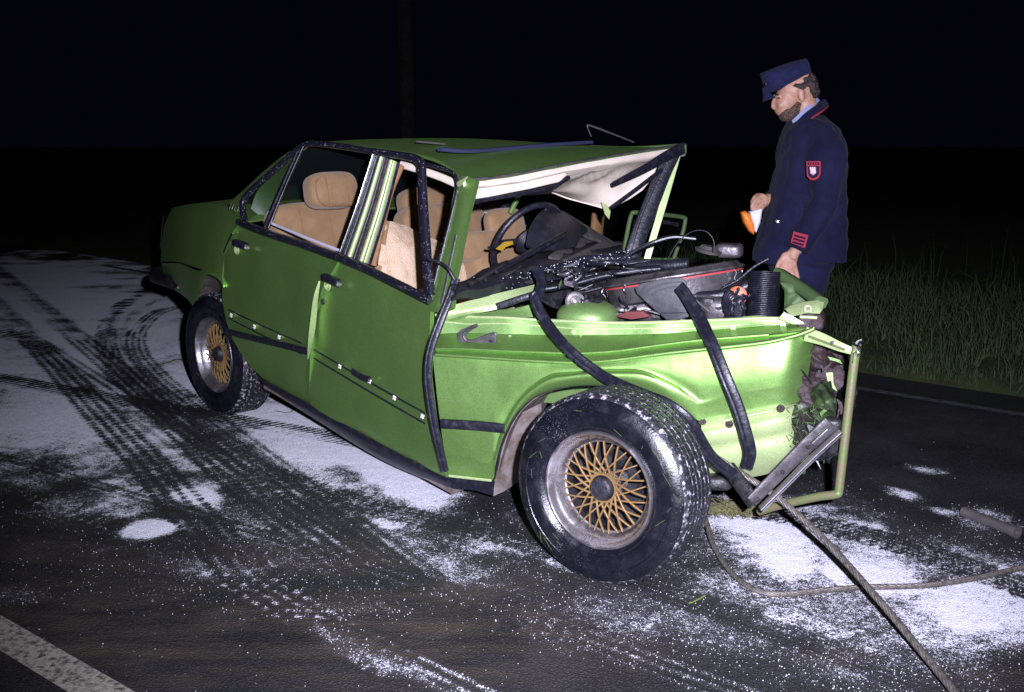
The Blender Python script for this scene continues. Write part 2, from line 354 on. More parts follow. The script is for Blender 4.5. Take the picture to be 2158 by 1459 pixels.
# ================================================================== SETTING: road, powder, verge, grass
FL0, FL1 = gz(1810, 823), gz(2158, 880)
RU = (FL1 - FL0).normalized(); RV = V((-RU.y, RU.x, 0))
if RV.y < 0: RV = -RV                                       # across the road, away from the photographer
def road_material():
    m = bpy.data.materials.new('wet_asphalt_with_powder'); m.use_nodes = True; t = m.node_tree; L = t.links; b = t.nodes['Principled BSDF']
    g = t.nodes.new('ShaderNodeNewGeometry'); P = g.outputs['Position']
    def nz(scale, det=4, r=.6, vec=None, dist=0):
        n = t.nodes.new('ShaderNodeTexNoise'); n.inputs['Scale'].default_value = scale; n.inputs['Detail'].default_value = det; n.inputs['Roughness'].default_value = r; n.inputs['Distortion'].default_value = dist
        L.new(vec or P, n.inputs['Vector']); return n.outputs['Fac']
    def mr(x, a, b_, c, d):
        n = t.nodes.new('ShaderNodeMapRange'); n.inputs[1].default_value = a; n.inputs[2].default_value = b_; n.inputs[3].default_value = c; n.inputs[4].default_value = d; L.new(x, n.inputs[0]); return n.outputs[0]
    def mth(op, x, y):
        n = t.nodes.new('ShaderNodeMath'); n.operation = op
        for i, q in enumerate((x, y)):
            if isinstance(q, (int, float)): n.inputs[i].default_value = q
            else: L.new(q, n.inputs[i])
        return n.outputs[0]
    def mix(f, a, b_):
        n = t.nodes.new('ShaderNodeMix'); n.data_type = 'RGBA'
        if isinstance(f, float): n.inputs['Factor'].default_value = f
        else: L.new(f, n.inputs['Factor'])
        for k, q in (('A', a), ('B', b_)):
            if isinstance(q, tuple): n.inputs[k].default_value = (*q, 1)
            else: L.new(q, n.inputs[k])
        return n.outputs['Result']
    at = t.nodes.new('ShaderNodeAttribute'); at.attribute_name = 'powder'; am = t.nodes.new('ShaderNodeAttribute'); am.attribute_name = 'mud'
    vo = t.nodes.new('ShaderNodeTexVoronoi'); vo.inputs['Scale'].default_value = 130; L.new(P, vo.inputs['Vector'])
    agg = mr(vo.outputs['Distance'], .05, .55, 1.35, .55)
    base = mix(nz(3.5, 8, .7), (.016, .0155, .018), (.038, .036, .040))
    sc = t.nodes.new('ShaderNodeVectorMath'); sc.operation = 'SCALE'; L.new(base, sc.inputs[0]); L.new(agg, sc.inputs['Scale'])
    # brown mud, streaked along the wheel tracks
    mp = t.nodes.new('ShaderNodeMapping'); mp.inputs['Rotation'].default_value = (0, 0, -math.atan2(RU.y, RU.x)); mp.inputs['Scale'].default_value = (.9, 3.2, 1); L.new(P, mp.inputs['Vector'])
    mudn = mth('MULTIPLY', mr(nz(2.6, 9, .74, mp.outputs['Vector'], .6), .42, .72, 0, 1), am.outputs['Fac'])
    c1 = mix(mth('MULTIPLY', mudn, .70), sc.outputs[0], (.105, .078, .055))
    # scattered powder: the density decides how many grains lie on the asphalt
    gr = mth('ADD', mth('MULTIPLY', nz(300, 2, .5), .50), mth('ADD', mth('MULTIPLY', nz(80, 3, .7), .42), mth('MULTIPLY', nz(22, 5, .7), .34)))
    gr = mr(gr, .45, .83, 0, 1)
    cov = t.nodes.new('ShaderNodeClamp'); L.new(mth('MULTIPLY', mth('SUBTRACT', at.outputs['Fac'], gr), 4.0), cov.inputs[0])
    film = mth('MULTIPLY', at.outputs['Fac'], .06)
    fac = mth('MAXIMUM', cov.outputs[0], film)
    pw = mix(nz(40, 6, .7), (.46, .46, .52), (.68, .68, .74))
    c2 = mix(fac, c1, pw)
    L.new(c2, b.inputs['Base Color'])
    wet = mr(nz(1.6, 6, .6), .4, .65, .42, .75)
    ro = mth('MAXIMUM', wet, mth('MULTIPLY', fac, .95)); L.new(ro, b.inputs['Roughness'])
    b.inputs['Specular IOR Level'].default_value = .4
    L.new(fac, b.inputs['Diffuse Roughness'])
    h = mth('ADD', mth('MULTIPLY', mr(vo.outputs['Distance'], 0, .6, 1, 0), .5), mth('MULTIPLY', mth('MULTIPLY', cov.outputs[0], nz(150, 3, .7)), 2.2))
    h = mth('ADD', h, mth('MULTIPLY', nz(420, 2), .35))
    bp = t.nodes.new('ShaderNodeBump'); bp.inputs['Strength'].default_value = .8; bp.inputs['Distance'].default_value = .009; L.new(h, bp.inputs['Height']); L.new(bp.outputs['Normal'], b.inputs['Normal'])
    return m
ROADM = road_material()

def proj_np(x, y):
    q = y * CP + HC * SP; v = y * SP - HC * CP
    return CX + F * x / q, CY - F * v / q
# px ellipses: cx cy rx ry angle amplitude
POW = [(180, 790, 440, 200, 10, .95), (330, 690, 220, 120, 10, .95), (100, 900, 330, 60, 2, 1.0), (560, 960, 280, 95, 20, .85), (250, 940, 330, 70, 6, .6), (640, 1060, 420, 90, 10, .34), (1750, 1230, 420, 130, 8, .5), (120, 640, 330, 105, 3, 1.25), (60, 590, 300, 55, 0, 1.2), (330, 620, 130, 60, 5, .9), (330, 760, 90, 70, 40, .42), (200, 720, 260, 60, 5, .8),
       (110, 890, 170, 42, 3, .85), (300, 885, 150, 40, 8, .72), (20, 930, 90, 40, 0, .7), (430, 905, 100, 40, 20, .6), (540, 880, 90, 40, 25, .85),
       (640, 905, 150, 66, 22, 1.25), (790, 968, 150, 52, 25, 1.2), (880, 1030, 110, 35, 18, .85), (700, 880, 90, 50, 30, .9), (650, 1000, 140, 40, 18, .62), (820, 1060, 160, 35, 12, .5),
       (470, 800, 70, 40, 30, .5), (418, 1050, 56, 21, 8, 1.15), (312, 1115, 54, 17, -6, 1.1), (190, 975, 50, 22, 10, .5), (420, 700, 60, 60, 0, .35),
       (1640, 1150, 185, 72, 8, .98), (1560, 1110, 95, 50, 10, .8), (1850, 1195, 210, 65, 9, .9), (2080, 1270, 160, 75, 12, .98), (2140, 1330, 90, 50, 0, .8), (1980, 1330, 150, 50, 15, .62),
       (1900, 1390, 190, 60, 5, .42), (1950, 992, 55, 9, 10, .7), (1905, 1042, 48, 11, 16, .8), (1985, 1078, 46, 9, 12, .7), (2080, 1090, 80, 26, 10, .55),
       (840, 1135, 90, 22, 10, .42), (1080, 1150, 120, 18, 12, .55), (1190, 1190, 70, 14, 15, .7), (700, 1340, 60, 14, 25, .55), (770, 1385, 70, 16, 22, .6), (850, 1412, 60, 12, 15, .5),
       (60, 1015, 60, 16, 10, .5), (30, 1255, 60, 18, 0, .35), (450, 1195, 90, 20, 5, .32), (700, 1180, 300, 50, 8, .22), (1350, 1340, 420, 70, 5, .20), (1000, 1250, 500, 90, 5, .17), (500, 1150, 600, 130, 5, .19),
       (1150, 1080, 120, 50, 5, .35), (1700, 1060, 200, 60, 0, .22), (1600, 1290, 220, 70, 5, .32)]
MUDB = [(300, 1330, 500, 150, 0, .9), (900, 1330, 500, 130, 0, .9), (650, 1200, 300, 80, 10, .6), (150, 1180, 200, 120, 0, .6), (2080, 1430, 120, 60, 0, .7), (1750, 1380, 90, 30, 0, .5), (1550, 1075, 80, 25, 0, .8)]
# tyre tracks that cleared the powder: px polyline, width in m, number of ribs, strength
TRK = [([(410, 588), (320, 608), (250, 650), (222, 703), (238, 762), (300, 828), (385, 892), (510, 968), (690, 1040), (880, 1092), (1100, 1140), (1230, 1185)], .15, 5, .9),
       ([(410, 640), (335, 658), (292, 698), (290, 742), (330, 792), (390, 842), (440, 880)], .16, 4, .8),
       ([(405, 612), (330, 632), (272, 672), (256, 712), (270, 756), (320, 808), (400, 868)], .10, 3, .6),
       ([(40, 690), (110, 760), (200, 860), (300, 965), (390, 1070), (460, 1145)], .20, 4, .85), ([(150, 700), (240, 775), (350, 875), (470, 985), (580, 1075), (640, 1120)], .20, 4, .85),
       ([(1500, 1062), (1700, 1098), (1900, 1150), (2158, 1238)], .17, 6, 1.0), ([(0, 705), (70, 722), (130, 760)], .20, 4, .6), ([(1000, 1270), (1200, 1330), (1400, 1400)], .16, 4, .5)]
# tracks that carried powder with them (dotted lines of tread prints)
TRW = [([(20, 1020), (180, 1075), (330, 1140), (520, 1225), (700, 1330), (860, 1410)], .17, 4, .62), ([(380, 1180), (560, 1240), (720, 1320)], .10, 3, .4), ([(2050, 1245), (2090, 1300), (2100, 1400)], .1, 2, .0), ([(880, 1215), (1060, 1275), (1240, 1340)], .18, 4, .42)]
def polydist(X, Y, pts):
    best = np.full(X.shape, 1e9); lat = np.zeros(X.shape); al = np.zeros(X.shape); acc = 0
    for a, b in zip(pts[:-1], pts[1:]):
        dx, dyy = b.x - a.x, b.y - a.y; l2 = dx * dx + dyy * dyy; l = math.sqrt(l2)
        t_ = np.clip(((X - a.x) * dx + (Y - a.y) * dyy) / l2, 0, 1)
        ex = X - (a.x + t_ * dx); ey = Y - (a.y + t_ * dyy); ds = np.hypot(ex, ey); s = (dx * ey - dyy * ex) / l
        m = ds < best; best[m] = ds[m]; lat[m] = s[m]; al[m] = acc + t_[m] * l; acc += l
    return best, lat, al
def vnoise(X, Y, s, seed=0):
    rs = np.random.RandomState(seed); G = rs.rand(256, 256); x = X * s + 500; y = Y * s + 500
    xi = np.floor(x).astype(int); yi = np.floor(y).astype(int); fx = x - xi; fy = y - yi; fx = fx * fx * (3 - 2 * fx); fy = fy * fy * (3 - 2 * fy)
    g = lambda a, b: G[a % 256, b % 256]
    return (g(xi, yi) * (1 - fx) + g(xi + 1, yi) * fx) * (1 - fy) + (g(xi, yi + 1) * (1 - fx) + g(xi + 1, yi + 1) * fx) * fy
def powder(X, Y):
    px, py = proj_np(X, np.maximum(Y, .3))
    w = (vnoise(X, Y, 3, 1) - .5) * .55 + (vnoise(X, Y, 9, 2) - .5) * .42 + (vnoise(X, Y, 26, 3) - .5) * .25
    den = np.zeros(X.shape)
    for cx, cy, rx, ry, an, amp in POW:
        c, s = math.cos(math.radians(an)), math.sin(math.radians(an)); u = ((px - cx) * c + (py - cy) * s) / rx; v = (-(px - cx) * s + (py - cy) * c) / ry
        r = np.sqrt(u * u + v * v) + w * 1.15
        den = np.maximum(den, amp * np.clip(1.5 - .98 * r, 0, 1)) if amp > .3 else den + amp * np.clip(1.6 - 1.2 * r, 0, 1) * .6
    # long ripples blown across the far powder
    far = np.clip((720 - py) / 120, 0, 1)
    den = den * (1 - far * .45 * np.clip(2.2 * (vnoise(X * .35, Y * 1.3, 5, 5) - .42), 0, 1))
    den = den * (.78 + .42 * vnoise(X, Y, 5, 8))
    for pts, wd_, ribs, st in TRK:
        ds, lat, al = polydist(X, Y, cr([gz(*p) for p in pts], 8)); q = lat / wd_ + .5
        rib = np.clip(1.75 - 4.0 * np.abs(((q * ribs) % 1) - .5), 0, 1)
        tread = .78 + .22 * np.sign(np.sin(al * 2 * math.pi / .055 + np.sign(lat) * 1.3))
        edge = np.clip((wd_ / 2 + .012 * np.sin(al * 2 * math.pi / .045) - np.abs(lat)) / .012, 0, 1)
        den = den * (1 - st * np.clip(rib * tread, .12, 1) * edge * (.75 + .35 * vnoise(X, Y, 7, 11)).clip(0, 1))
    for pts, wd_, ribs, st in TRW:
        ds, lat, al = polydist(X, Y, cr([gz(*p) for p in pts], 8)); q = lat / wd_ + .5
        rib = np.clip(1.6 - 5.0 * np.abs(((q * ribs) % 1) - .5), 0, 1); edge = np.clip((wd_ / 2 - np.abs(lat)) / .01, 0, 1)
        tread = np.clip(.5 + 1.4 * np.sin(al * 2 * math.pi / .06 + q * 5), 0, 1)
        den = np.maximum(den, st * rib * edge * tread * np.clip(2.2 * vnoise(X, Y, 5, 13) - .35, 0, 1))
    return np.clip(den, 0, 1.25), px, py
def build_road():
    ys = [-60, -20, -5, 0, 1.0, 1.6]
    y = 1.75
    while y < 13.4: ys.append(y); y += .0042 * y * (1 if y < 7 else 1.6)
    ys += [13.6, 14, 16, 24, 40, 80, 160]
    xs = [-160, -80, -40, -20, -12, -8] + list(np.arange(-6.6, -3.2, .03)) + list(np.arange(-3.2, 3.4, .0125)) + [4.2, 5, 6, 8, 12, 20, 40, 80, 160]
    X, Y = np.meshgrid(np.array(xs), np.array(ys)); nr, nc = X.shape
    den, px, py = powder(X, Y)
    inn = (X > -6.55) & (X < 3.35) & (Y > 1.6) & (Y < 13.3); den = den * inn
    mud = np.zeros(X.shape)
    for cx, cy, rx, ry, an, amp in MUDB:
        mud = np.maximum(mud, amp * np.clip(1.5 - 1.2 * np.hypot((px - cx) / rx, (py - cy) / ry), 0, 1))
    mud = np.where(Y > 1.0, mud, .6)
    Z = .0035 * np.clip(den, 0, 1) * (vnoise(X, Y, 40, 21))
    co = np.stack([X, Y, Z], -1).reshape(-1, 3)
    me = bpy.data.meshes.new('road'); me.vertices.add(nr * nc); me.vertices.foreach_set('co', co.ravel())
    i = np.arange(nr * nc).reshape(nr, nc); q = np.stack([i[:-1, :-1], i[:-1, 1:], i[1:, 1:], i[1:, :-1]], -1).reshape(-1, 4)
    me.loops.add(q.size); me.loops.foreach_set('vertex_index', q.ravel().astype(np.int32)); me.polygons.add(len(q))
    me.polygons.foreach_set('loop_start', np.arange(0, q.size, 4, dtype=np.int32)); me.update(calc_edges=True); me.validate()
    for nme, arr in (('powder', den), ('mud', mud)):
        a = me.attributes.new(nme, 'FLOAT', 'POINT'); a.data.foreach_set('value', arr.ravel().astype(np.float32))
    me.shade_smooth(); me.materials.append(ROADM)
    o = bpy.data.objects.new('road', me); COL.objects.link(o); tag(o, 'dark wet asphalt road dusted with white powder and tyre tracks', kind='structure'); return o
build_road()

# painted edge lines, a few millimetres proud, worn through
def line_mat():
    m = mat('worn_line_paint', (.36, .34, .28), .8, 0, .3, 55, (.05, .047, .044), .6, 160, contrast=(.46, .66)); return m
LINEM = line_mat()
def ground_strip(name, pts, z, mt, label, kind='structure'):
    me = pyd([V((p.x, p.y, z)) for p in pts], [tuple(range(len(pts)))]); bm = bmesh.new(); bm.from_mesh(me)
    bmesh.ops.recalc_face_normals(bm, faces=bm.faces)
    if bm.faces[:][0].normal.z < 0: bmesh.ops.reverse_faces(bm, faces=bm.faces[:])
    bm.to_mesh(me); bm.free(); o = link(name, me, mt, None, False); return tag(o, label, kind=kind)
a0, a1 = gz(0, 1299), gz(280, 1459); b0, b1 = gz(0, 1374), gz(118, 1459)
ud = (a1 - a0).normalized(); vd = V((-ud.y, ud.x, 0)); wl = abs((b0 - a0).dot(vd)); vd = vd if (b0 - a0).dot(vd) > 0 else -vd
A_, B_ = a0 - ud * 9, a0 + ud * 6
ground_strip('road_line', [A_, B_, B_ + vd * wl, A_ + vd * wl], .005, LINEM, 'wide worn white line painted across the near corner of the road')
FAINT = mat('faded_line_paint', (.075, .075, .085), .8, 0, .3, 30, (.022, .022, .026), .4, 120, contrast=(.45, .62))
C_, D_ = FL0 - RU * 9, FL0 + RU * 6
ground_strip('road_line', [C_, D_, D_ + RV * .07, C_ + RV * .07], .005, FAINT, 'thin faded line along the far edge of the road')

# verge beyond the road, one sheet to the horizon
SOIL = mat('dark_verge_soil', (.022, .026, .012), .95, 0, .2, 6, (.035, .045, .014), .8, 20)
prof = [(.42, -.02), (.50, .03), (.8, .07), (1.6, .12), (3.5, .2), (7, .3), (20, .5), (120, 1.0), (400, 1.0)]
ul = [-400, -100, -40, -20] + [x * .5 for x in range(-30, 21)] + [15, 40, 100, 400]
vs = []
for (v_, z_) in prof:
    for u_ in ul:
        p = FL0 + RU * u_ + RV * v_; vs.append((p.x, p.y, z_ + (.05 * noise.noise(V((u_, v_ * 2, 0))) if .45 < v_ < 20 else 0)))
nu = len(ul)
me = pyd(vs, [(j * nu + i, j * nu + i + 1, (j + 1) * nu + i + 1, (j + 1) * nu + i) for j in range(len(prof) - 1) for i in range(nu - 1)])
me.flip_normals() if me.polygons[0].normal.z < 0 else None
vg = link('verge_ground', me, SOIL); tag(vg, 'grassy bank rising beyond the road edge', kind='structure')
# grass
GRASS = mat('verge_grass', (.020, .040, .012), .8, 0, .25, 9, (.042, .058, .022), contrast=(.35, .65))
gv = []; gf = []
rg = random.Random(3)
def vz(v_):
    for (a, za), (b, zb) in zip(prof[:-1], prof[1:]):
        if a <= v_ <= b: return za + (zb - za) * (v_ - a) / (b - a)
    return 0
def blade(p, h, w, lean, bend):
    b = len(gv); an = rg.random() * 6.283; s = V((math.cos(an), math.sin(an), 0)) * w
    m_ = p + UPV * h * .55 + lean * h * .35; t_ = p + UPV * h * (1 - bend * .4) + lean * h * (1 + bend)
    gv.extend([p - s, p + s, m_ + s * .7, m_ - s * .7, t_]); gf.extend([(b, b + 1, b + 2, b + 3), (b + 3, b + 2, b + 4)])
for i in range(30000):
    u_ = rg.uniform(-3.2, 3.6) if i % 4 else rg.uniform(-4.2, 8); v_ = .46 + rg.random() ** 1.6 * 2.6
    cl = noise.noise(V((u_ * 1.6, v_ * 1.6, 3))) ; 
    if cl < -.1 and rg.random() < .75: continue
    p = FL0 + RU * u_ + RV * v_; p.z = vz(v_) - .02
    h = (.07 + .27 * rg.random() ** 1.6 * (1 + 1.2 * cl)) * min(1, .35 + (v_ - .4) * 1.6); a = rg.random() * 6.283; ln = V((math.cos(a), math.sin(a), 0)) * rg.uniform(.08, .75)
    blade(p, h, rg.uniform(.0022, .0045), ln, rg.random() * .7)
for i in range(260):
    u_ = rg.uniform(-3, 3.6); v_ = .8 + rg.random() * 3.2; p = FL0 + RU * u_ + RV * v_; p.z = vz(v_)
    blade(p, rg.uniform(.28, .55), .0016, V((rg.uniform(-.15, .15), rg.uniform(-.15, .15), 0)), .2)
go = link('grass', pyd(gv, gf), GRASS, None, False); tag(go, 'tall unmown grass on the bank beyond the road', 'grass', kind='stuff')

# loose grains of the powder
GRAIN = mat('absorbent_grain', (.70, .68, .75), .8)
n_try = 260000; rs = np.random.RandomState(4)
yy = 2.0 * np.exp(rs.rand(n_try) * math.log(5.2 / 2.0)); xx = (rs.rand(n_try) - .5) * 1.12 * yy
dd, _, _ = powder(xx, yy); keep = rs.rand(n_try) < np.clip(dd * .22 * (1.25 - dd), 0.0012, 1) * (2.3 / yy) ** 2 * 2.6
xx, yy = xx[keep][:60000], yy[keep][:60000]; m_ = len(xx); sz = .0008 + .0018 * rs.rand(m_) ** 3
base = np.array([[1, 0, 0], [-.5, .87, 0], [-.5, -.87, 0], [0, 0, 1.1]]); rot = rs.rand(m_) * 6.283
c_, s_ = np.cos(rot), np.sin(rot); pos = np.zeros((m_, 4, 3))
for k in range(4):
    pos[:, k, 0] = xx + sz * (base[k, 0] * c_ - base[k, 1] * s_); pos[:, k, 1] = yy + sz * (base[k, 0] * s_ + base[k, 1] * c_); pos[:, k, 2] = .0005 + sz * base[k, 2]
fi = np.array([[0, 1, 3], [1, 2, 3], [2, 0, 3]]); fs = (np.arange(m_)[:, None, None] * 4 + fi).reshape(-1, 3)
me = bpy.data.meshes.new('grains'); me.vertices.add(m_ * 4); me.vertices.foreach_set('co', pos.ravel()); me.loops.add(fs.size); me.loops.foreach_set('vertex_index', fs.ravel().astype(np.int32))
me.polygons.add(len(fs)); me.polygons.foreach_set('loop_start', np.arange(0, fs.size, 3, dtype=np.int32)); me.update(calc_edges=True); me.materials.append(GRAIN)
gn = bpy.data.objects.new('powder_grains', me); COL.objects.link(gn); tag(gn, 'loose white absorbent grains scattered over the asphalt', 'powder', kind='stuff')
# a pole far behind in the dark
pl_ = dy(859, 300, 24.0); pole = tube('utility_pole', [V((pl_.x, 24, .2)), V((pl_.x, 24, 5)), V((pl_.x, 24, 12))], .21, WOOD, None, k=4, seg=14)
tag(pole, 'tall pole barely visible in the dark behind the car roof', 'pole')

# ================================================================== THE WRECKED CAR
CAR = empty('wrecked_car', (V((R0.x, R0.y, 0)) + V((HB.x, HB.y, 0))) / 2 + EL * .7, 'crumpled green saloon car with torn off bonnet and peeled roof', 'car')
def S(px, py, off=0.0): return on(px, py, SIDE(off))
def U(px, py, off=0.0): return on(px, py, UP(off))
def FP(px, py, off=0.0): return on(px, py, FEN(off))
def HP(px, py, back=0.0): return on(px, py, HDR(back))
def CW(px, py, fwd=0.0): return on(px, py, COWL(fwd))

# ---- rear door: skin with a slight barrel section, cut round the wheel arch
rows = []
for (pts, off) in (([(503, 474), (560, 497), (625, 520), (690, 541), (712, 549)], .012), ([(478, 512), (540, 537), (610, 561), (668, 580), (692, 588)], -.004),
                   ([(467, 575), (530, 600), (600, 628), (650, 650), (664, 655)], -.012), ([(470, 640), (530, 665), (595, 692), (642, 712), (656, 718)], -.008),
                   ([(490, 715), (540, 735), (598, 760), (640, 780), (652, 785)], .0), ([(522, 768), (558, 785), (603, 808), (640, 828), (652, 834)], .012), ([(549, 797), (575, 810), (610, 828), (642, 845), (653, 851)], .02)):
    rows.append([S(x, y, off - .010 * max(0, (i - 2) / 2) ** 2) for i, (x, y) in enumerate(pts)])
rdoor = patch('rear_door', rows, GREEN, CAR, 5, 4, .02, dent=.011, dscale=5)
# torn leading edge of the rear door, turned out towards the light, its lit look put in as paler paint
e0 = [S(672, 592, -.03), S(661, 628, -.05), S(653, 690, -.055), S(650, 730, -.05), S(649, 758, -.03)]
e1 = [S(675, 594, -.026), S(670, 632, -.025), S(665, 690, -.022), S(656, 732, -.024), S(650, 758, -.026)]
patch('bent_door_edge', [e0, e1], PALE, rdoor, 4, 3, .003)
# ---- front door
rows = []
for (pts, off) in (([(714, 548), (770, 572), (830, 602), (880, 628), (906, 641)], .012), ([(690, 590), (750, 615), (820, 650), (875, 680), (903, 696)], -.004),
                   ([(664, 655), (735, 690), (815, 730), (872, 760), (899, 776)], -.014), ([(656, 716), (730, 755), (812, 800), (875, 838), (907, 855)], -.012),
                   ([(652, 784), (730, 825), (815, 876), (885, 915), (922, 936)], -.004), ([(653, 828), (735, 875), (830, 930), (900, 968), (937, 984)], .006), ([(655, 853), (740, 900), (838, 953), (908, 988), (946, 1005)], .016)):
    rows.append([S(x, y, off) for (x, y) in pts])
fdoor = patch('front_door', rows, GREEN, CAR, 6, 4, .02, dent=.022, seed=3, dscale=3.6)
# handles: black recess bar, cup and chrome end
def handle(par, px, py, slope):
    c = S(px, py, -.03); ax = (S(px + 18, py + 18 * slope, -.03) - c)
    L_ = .062; ax = ax.normalized() * L_
    h = rbox('door_handle', c, ax, UPV * .016, EL * .016, BLACK, par, 5, 6)
    lathe('handle_cup', S(px - 8, py + 12, -.016), -EL, [(-.01, .0), (-.006, .010), (.002, .018), (.003, .021), (.0, .024)], PALE, h, seg=16)
    rbox('handle_end', c + ax * .95 + V((0, 0, -.006)), ax.normalized() * .004, UPV * .009, EL * .015, STEEL, h, 4, 4)
handle(rdoor, 507, 515, .36); handle(fdoor, 698, 590, .42)
lathe('door_lock', S(681, 636, -.012), -EL, [(0, 0), (.006, .002), (.007, .009), (.004, .013), (0, .014)], DARKM, fdoor, seg=16)
strip('door_edge_trim', [S(490, 492, -.01), S(480, 512, -.014), S(472, 532, -.014)], EL, .010, .006, CHROME, rdoor)
# bare moulding track, its clips and the hanging moulding
def track(par, pa, pb, off, n=6):
    for k in (-1, 1):
        A = S(pa[0], pa[1] + k * 9 , off); B = S(pb[0], pb[1] + k * 11, off)
        C = (A + B) / 2 + (-EL) * .004
        strip('moulding_track', [A, C, B], EL, .006, .004, BLACK, par, 4)
track(rdoor, (482, 662), (636, 735), -.013); track(fdoor, (662, 746), (896, 882), -.020)
def clip(par, px, py, off, r=.010):
    c = S(px, py, off); mb = MB()
    for a in (.5, 2.1):
        dr = D * math.cos(a) + UPV * math.sin(a); mb.add(*strip_geo([c - dr * r, c + dr * r], EL, .007, .006, 1))
    mb.build('moulding_clip', WHITEP, par)
for p in ((487, 665), (536, 689), (588, 711)): clip(rdoor, *p, -.016)
for p in ((716, 773), (779, 804), (831, 839), (890, 878)): clip(fdoor, *p, -.026)
strip('loose_moulding', [S(476, 698, -.02), S(540, 714, -.022), S(600, 728, -.026), S(649, 741, -.034)], EL, .028, .014, BLACK, rdoor, 5)
strip('moulding_remnant', [S(742, 782, -.026), S(765, 796, -.026), S(780, 800, -.026)], EL, .026, .006, BLACK, fdoor, 4)
# ---- sill
patch('sill', [[S(546, 795, .01), S(650, 851, .01), S(800, 935, .008), S(945, 1006, .01)], [S(552, 805, .0), S(655, 864, .0), S(805, 950, .0), S(948, 1018, .0)],
               [S(556, 812, .02), S(660, 878, .02), S(808, 968, .02), S(952, 1030, .02)], [S(556, 816, .10), S(660, 882, .10), S(808, 972, .10), S(952, 1034, .10)]], BLACK, CAR, 5, 3, .01)
# sheet floor of the body shell and far sill
flo = [[S(556, 806, .02), S(952, 1026, .02)], [S(556, 806, .02) + EL * 1.45, S(952, 1026, .02) + EL * 1.45]]
patch('floor_pan', flo, UNDER, CAR, 4, 4, .03, inward=V((0, 0, -1)))
# ---- window frames of the two near doors
frame_pts = [(516, 466), (511, 440), (516, 418), (540, 392), (590, 348), (632, 312), (660, 303), (720, 309), (790, 320), (850, 329), (876, 335), (888, 347), (889, 370), (892, 440), (898, 530), (905, 622)]
frow = [U(x, y, -.006) for x, y in frame_pts]
strip('window_frame', frow[:8] + [frow[8]], NUP, .025, .026, TRIM, rdoor, 4)
strip('window_frame', frow[8:], NUP, lambda t: .027 + .018 * t, .026, TRIM, fdoor, 4)
strip('belt_trim', [S(503, 468, -.004), S(560, 490, -.008), S(640, 516, -.012), S(713, 542, -.014)], EL, .030, .028, TRIM, rdoor, 4)
strip('belt_trim', [S(712, 542, -.012), S(770, 566, -.014), S(840, 600, -.014), S(906, 634, -.012)], EL, .030, .028, TRIM, fdoor, 4)
strip('glass_channel', [U(640, 308, -.012), U(604, 388, -.012), U(566, 480, -.012)], NUP, .010, .012, CHROME, rdoor, 4)
strip('glass_channel', [U(632, 308, -.005), U(597, 388, -.005), U(558, 478, -.005)], NUP, .014, .012, BLACK, rdoor, 4)
strip('glass_edge', [U(570, 470), U(640, 499), U(715, 528)], NUP, .012, .005, GLASS, rdoor, 3)
# centre pillar: several parallel flanges and seals
bp = [((789, 322), (718, 532), .010, CHROME, -.004), ((796, 326), (727, 537), .016, BLACK, .01), ((804, 330), (737, 541), .020, PALE, .03), ((813, 333), (748, 546), .012, BLACK, .045), ((818, 335), (755, 548), .014, RUST, .05), ((826, 338), (762, 551), .018, PALE, .04), ((832, 340), (770, 554), .010, PALE, .03), ((838, 343), (777, 557), .012, BLACK, .05)]
bpm = []
for i, (a, b, w, m_, off) in enumerate(bp):
    mid = ((a[0] + b[0]) / 2 + 3, (a[1] + b[1]) / 2 - 2)
    bpm.append(strip('pillar_flange' if m_ is PALE else 'pillar_seal', [U(*a, off), U(*mid, off), U(*b, off)], NUP, w, .02, m_, CAR, 5))
strip('pillar_trim', [U(846, 348, .08), U(818, 420, .08), U(786, 560, .08)], NUP, .030, .02, TAND, CAR, 5)
strip('seat_belt', [U(812, 430, .12), U(800, 480, .12), U(792, 560, .12)], NUP, .018, .012, BLACK, CAR, 5)
strip('roof_lining_edge', [U(846, 347, .10), U(890, 360, .10), U(930, 374, .10), U(962, 388, .10)], NUP, .030, .02, LINER, CAR, 4)
# front pillar, scuffed, and the body opening seal left exposed by the sprung door
ap = [[U(964, 372, .01), U(958, 400, .01), U(948, 450, .01), U(930, 530, .01), U(914, 610, .01), U(903, 655, .01)], [U(985, 372, .004), U(977, 402, .004), U(965, 450, .004), U(947, 535, .004), U(932, 610, .004), U(926, 658, .004)],
      [U(1004, 380, .008), U(999, 400, .008), U(986, 452, .008), U(969, 540, .008), U(957, 600, .008), U(952, 648, .008)]]
apil = patch('windscreen_pillar', ap, GREEN, CAR, 4, 4, .02, dent=.004, dscale=14)
strip('opening_seal', [U(884, 343, .015), U(920, 352, .012), U(950, 362, .01), U(963, 378, .008), U(962, 410, .008), U(948, 470, .008), U(925, 560, .008), U(905, 640, .008)], NUP, .014, .014, TRIM, CAR, 5)
strip('windscreen_seal', [U(999, 404, .03), U(985, 456, .03), U(968, 545, .03), U(958, 585, .03)], NUP, .016, .02, BLACK, apil, 5)
strip('scrape', [U(961, 495, -.003), U(950, 545, -.003), U(938, 605, -.003), U(930, 640, -.003)], NUP, .012, .003, STEEL, apil, 5)
poly('torn_flap', [U(963, 384, -.01), U(985, 372, -.02), U(974, 388, -.02), U(966, 394, -.012)], NUP * .003, PALE, apil)
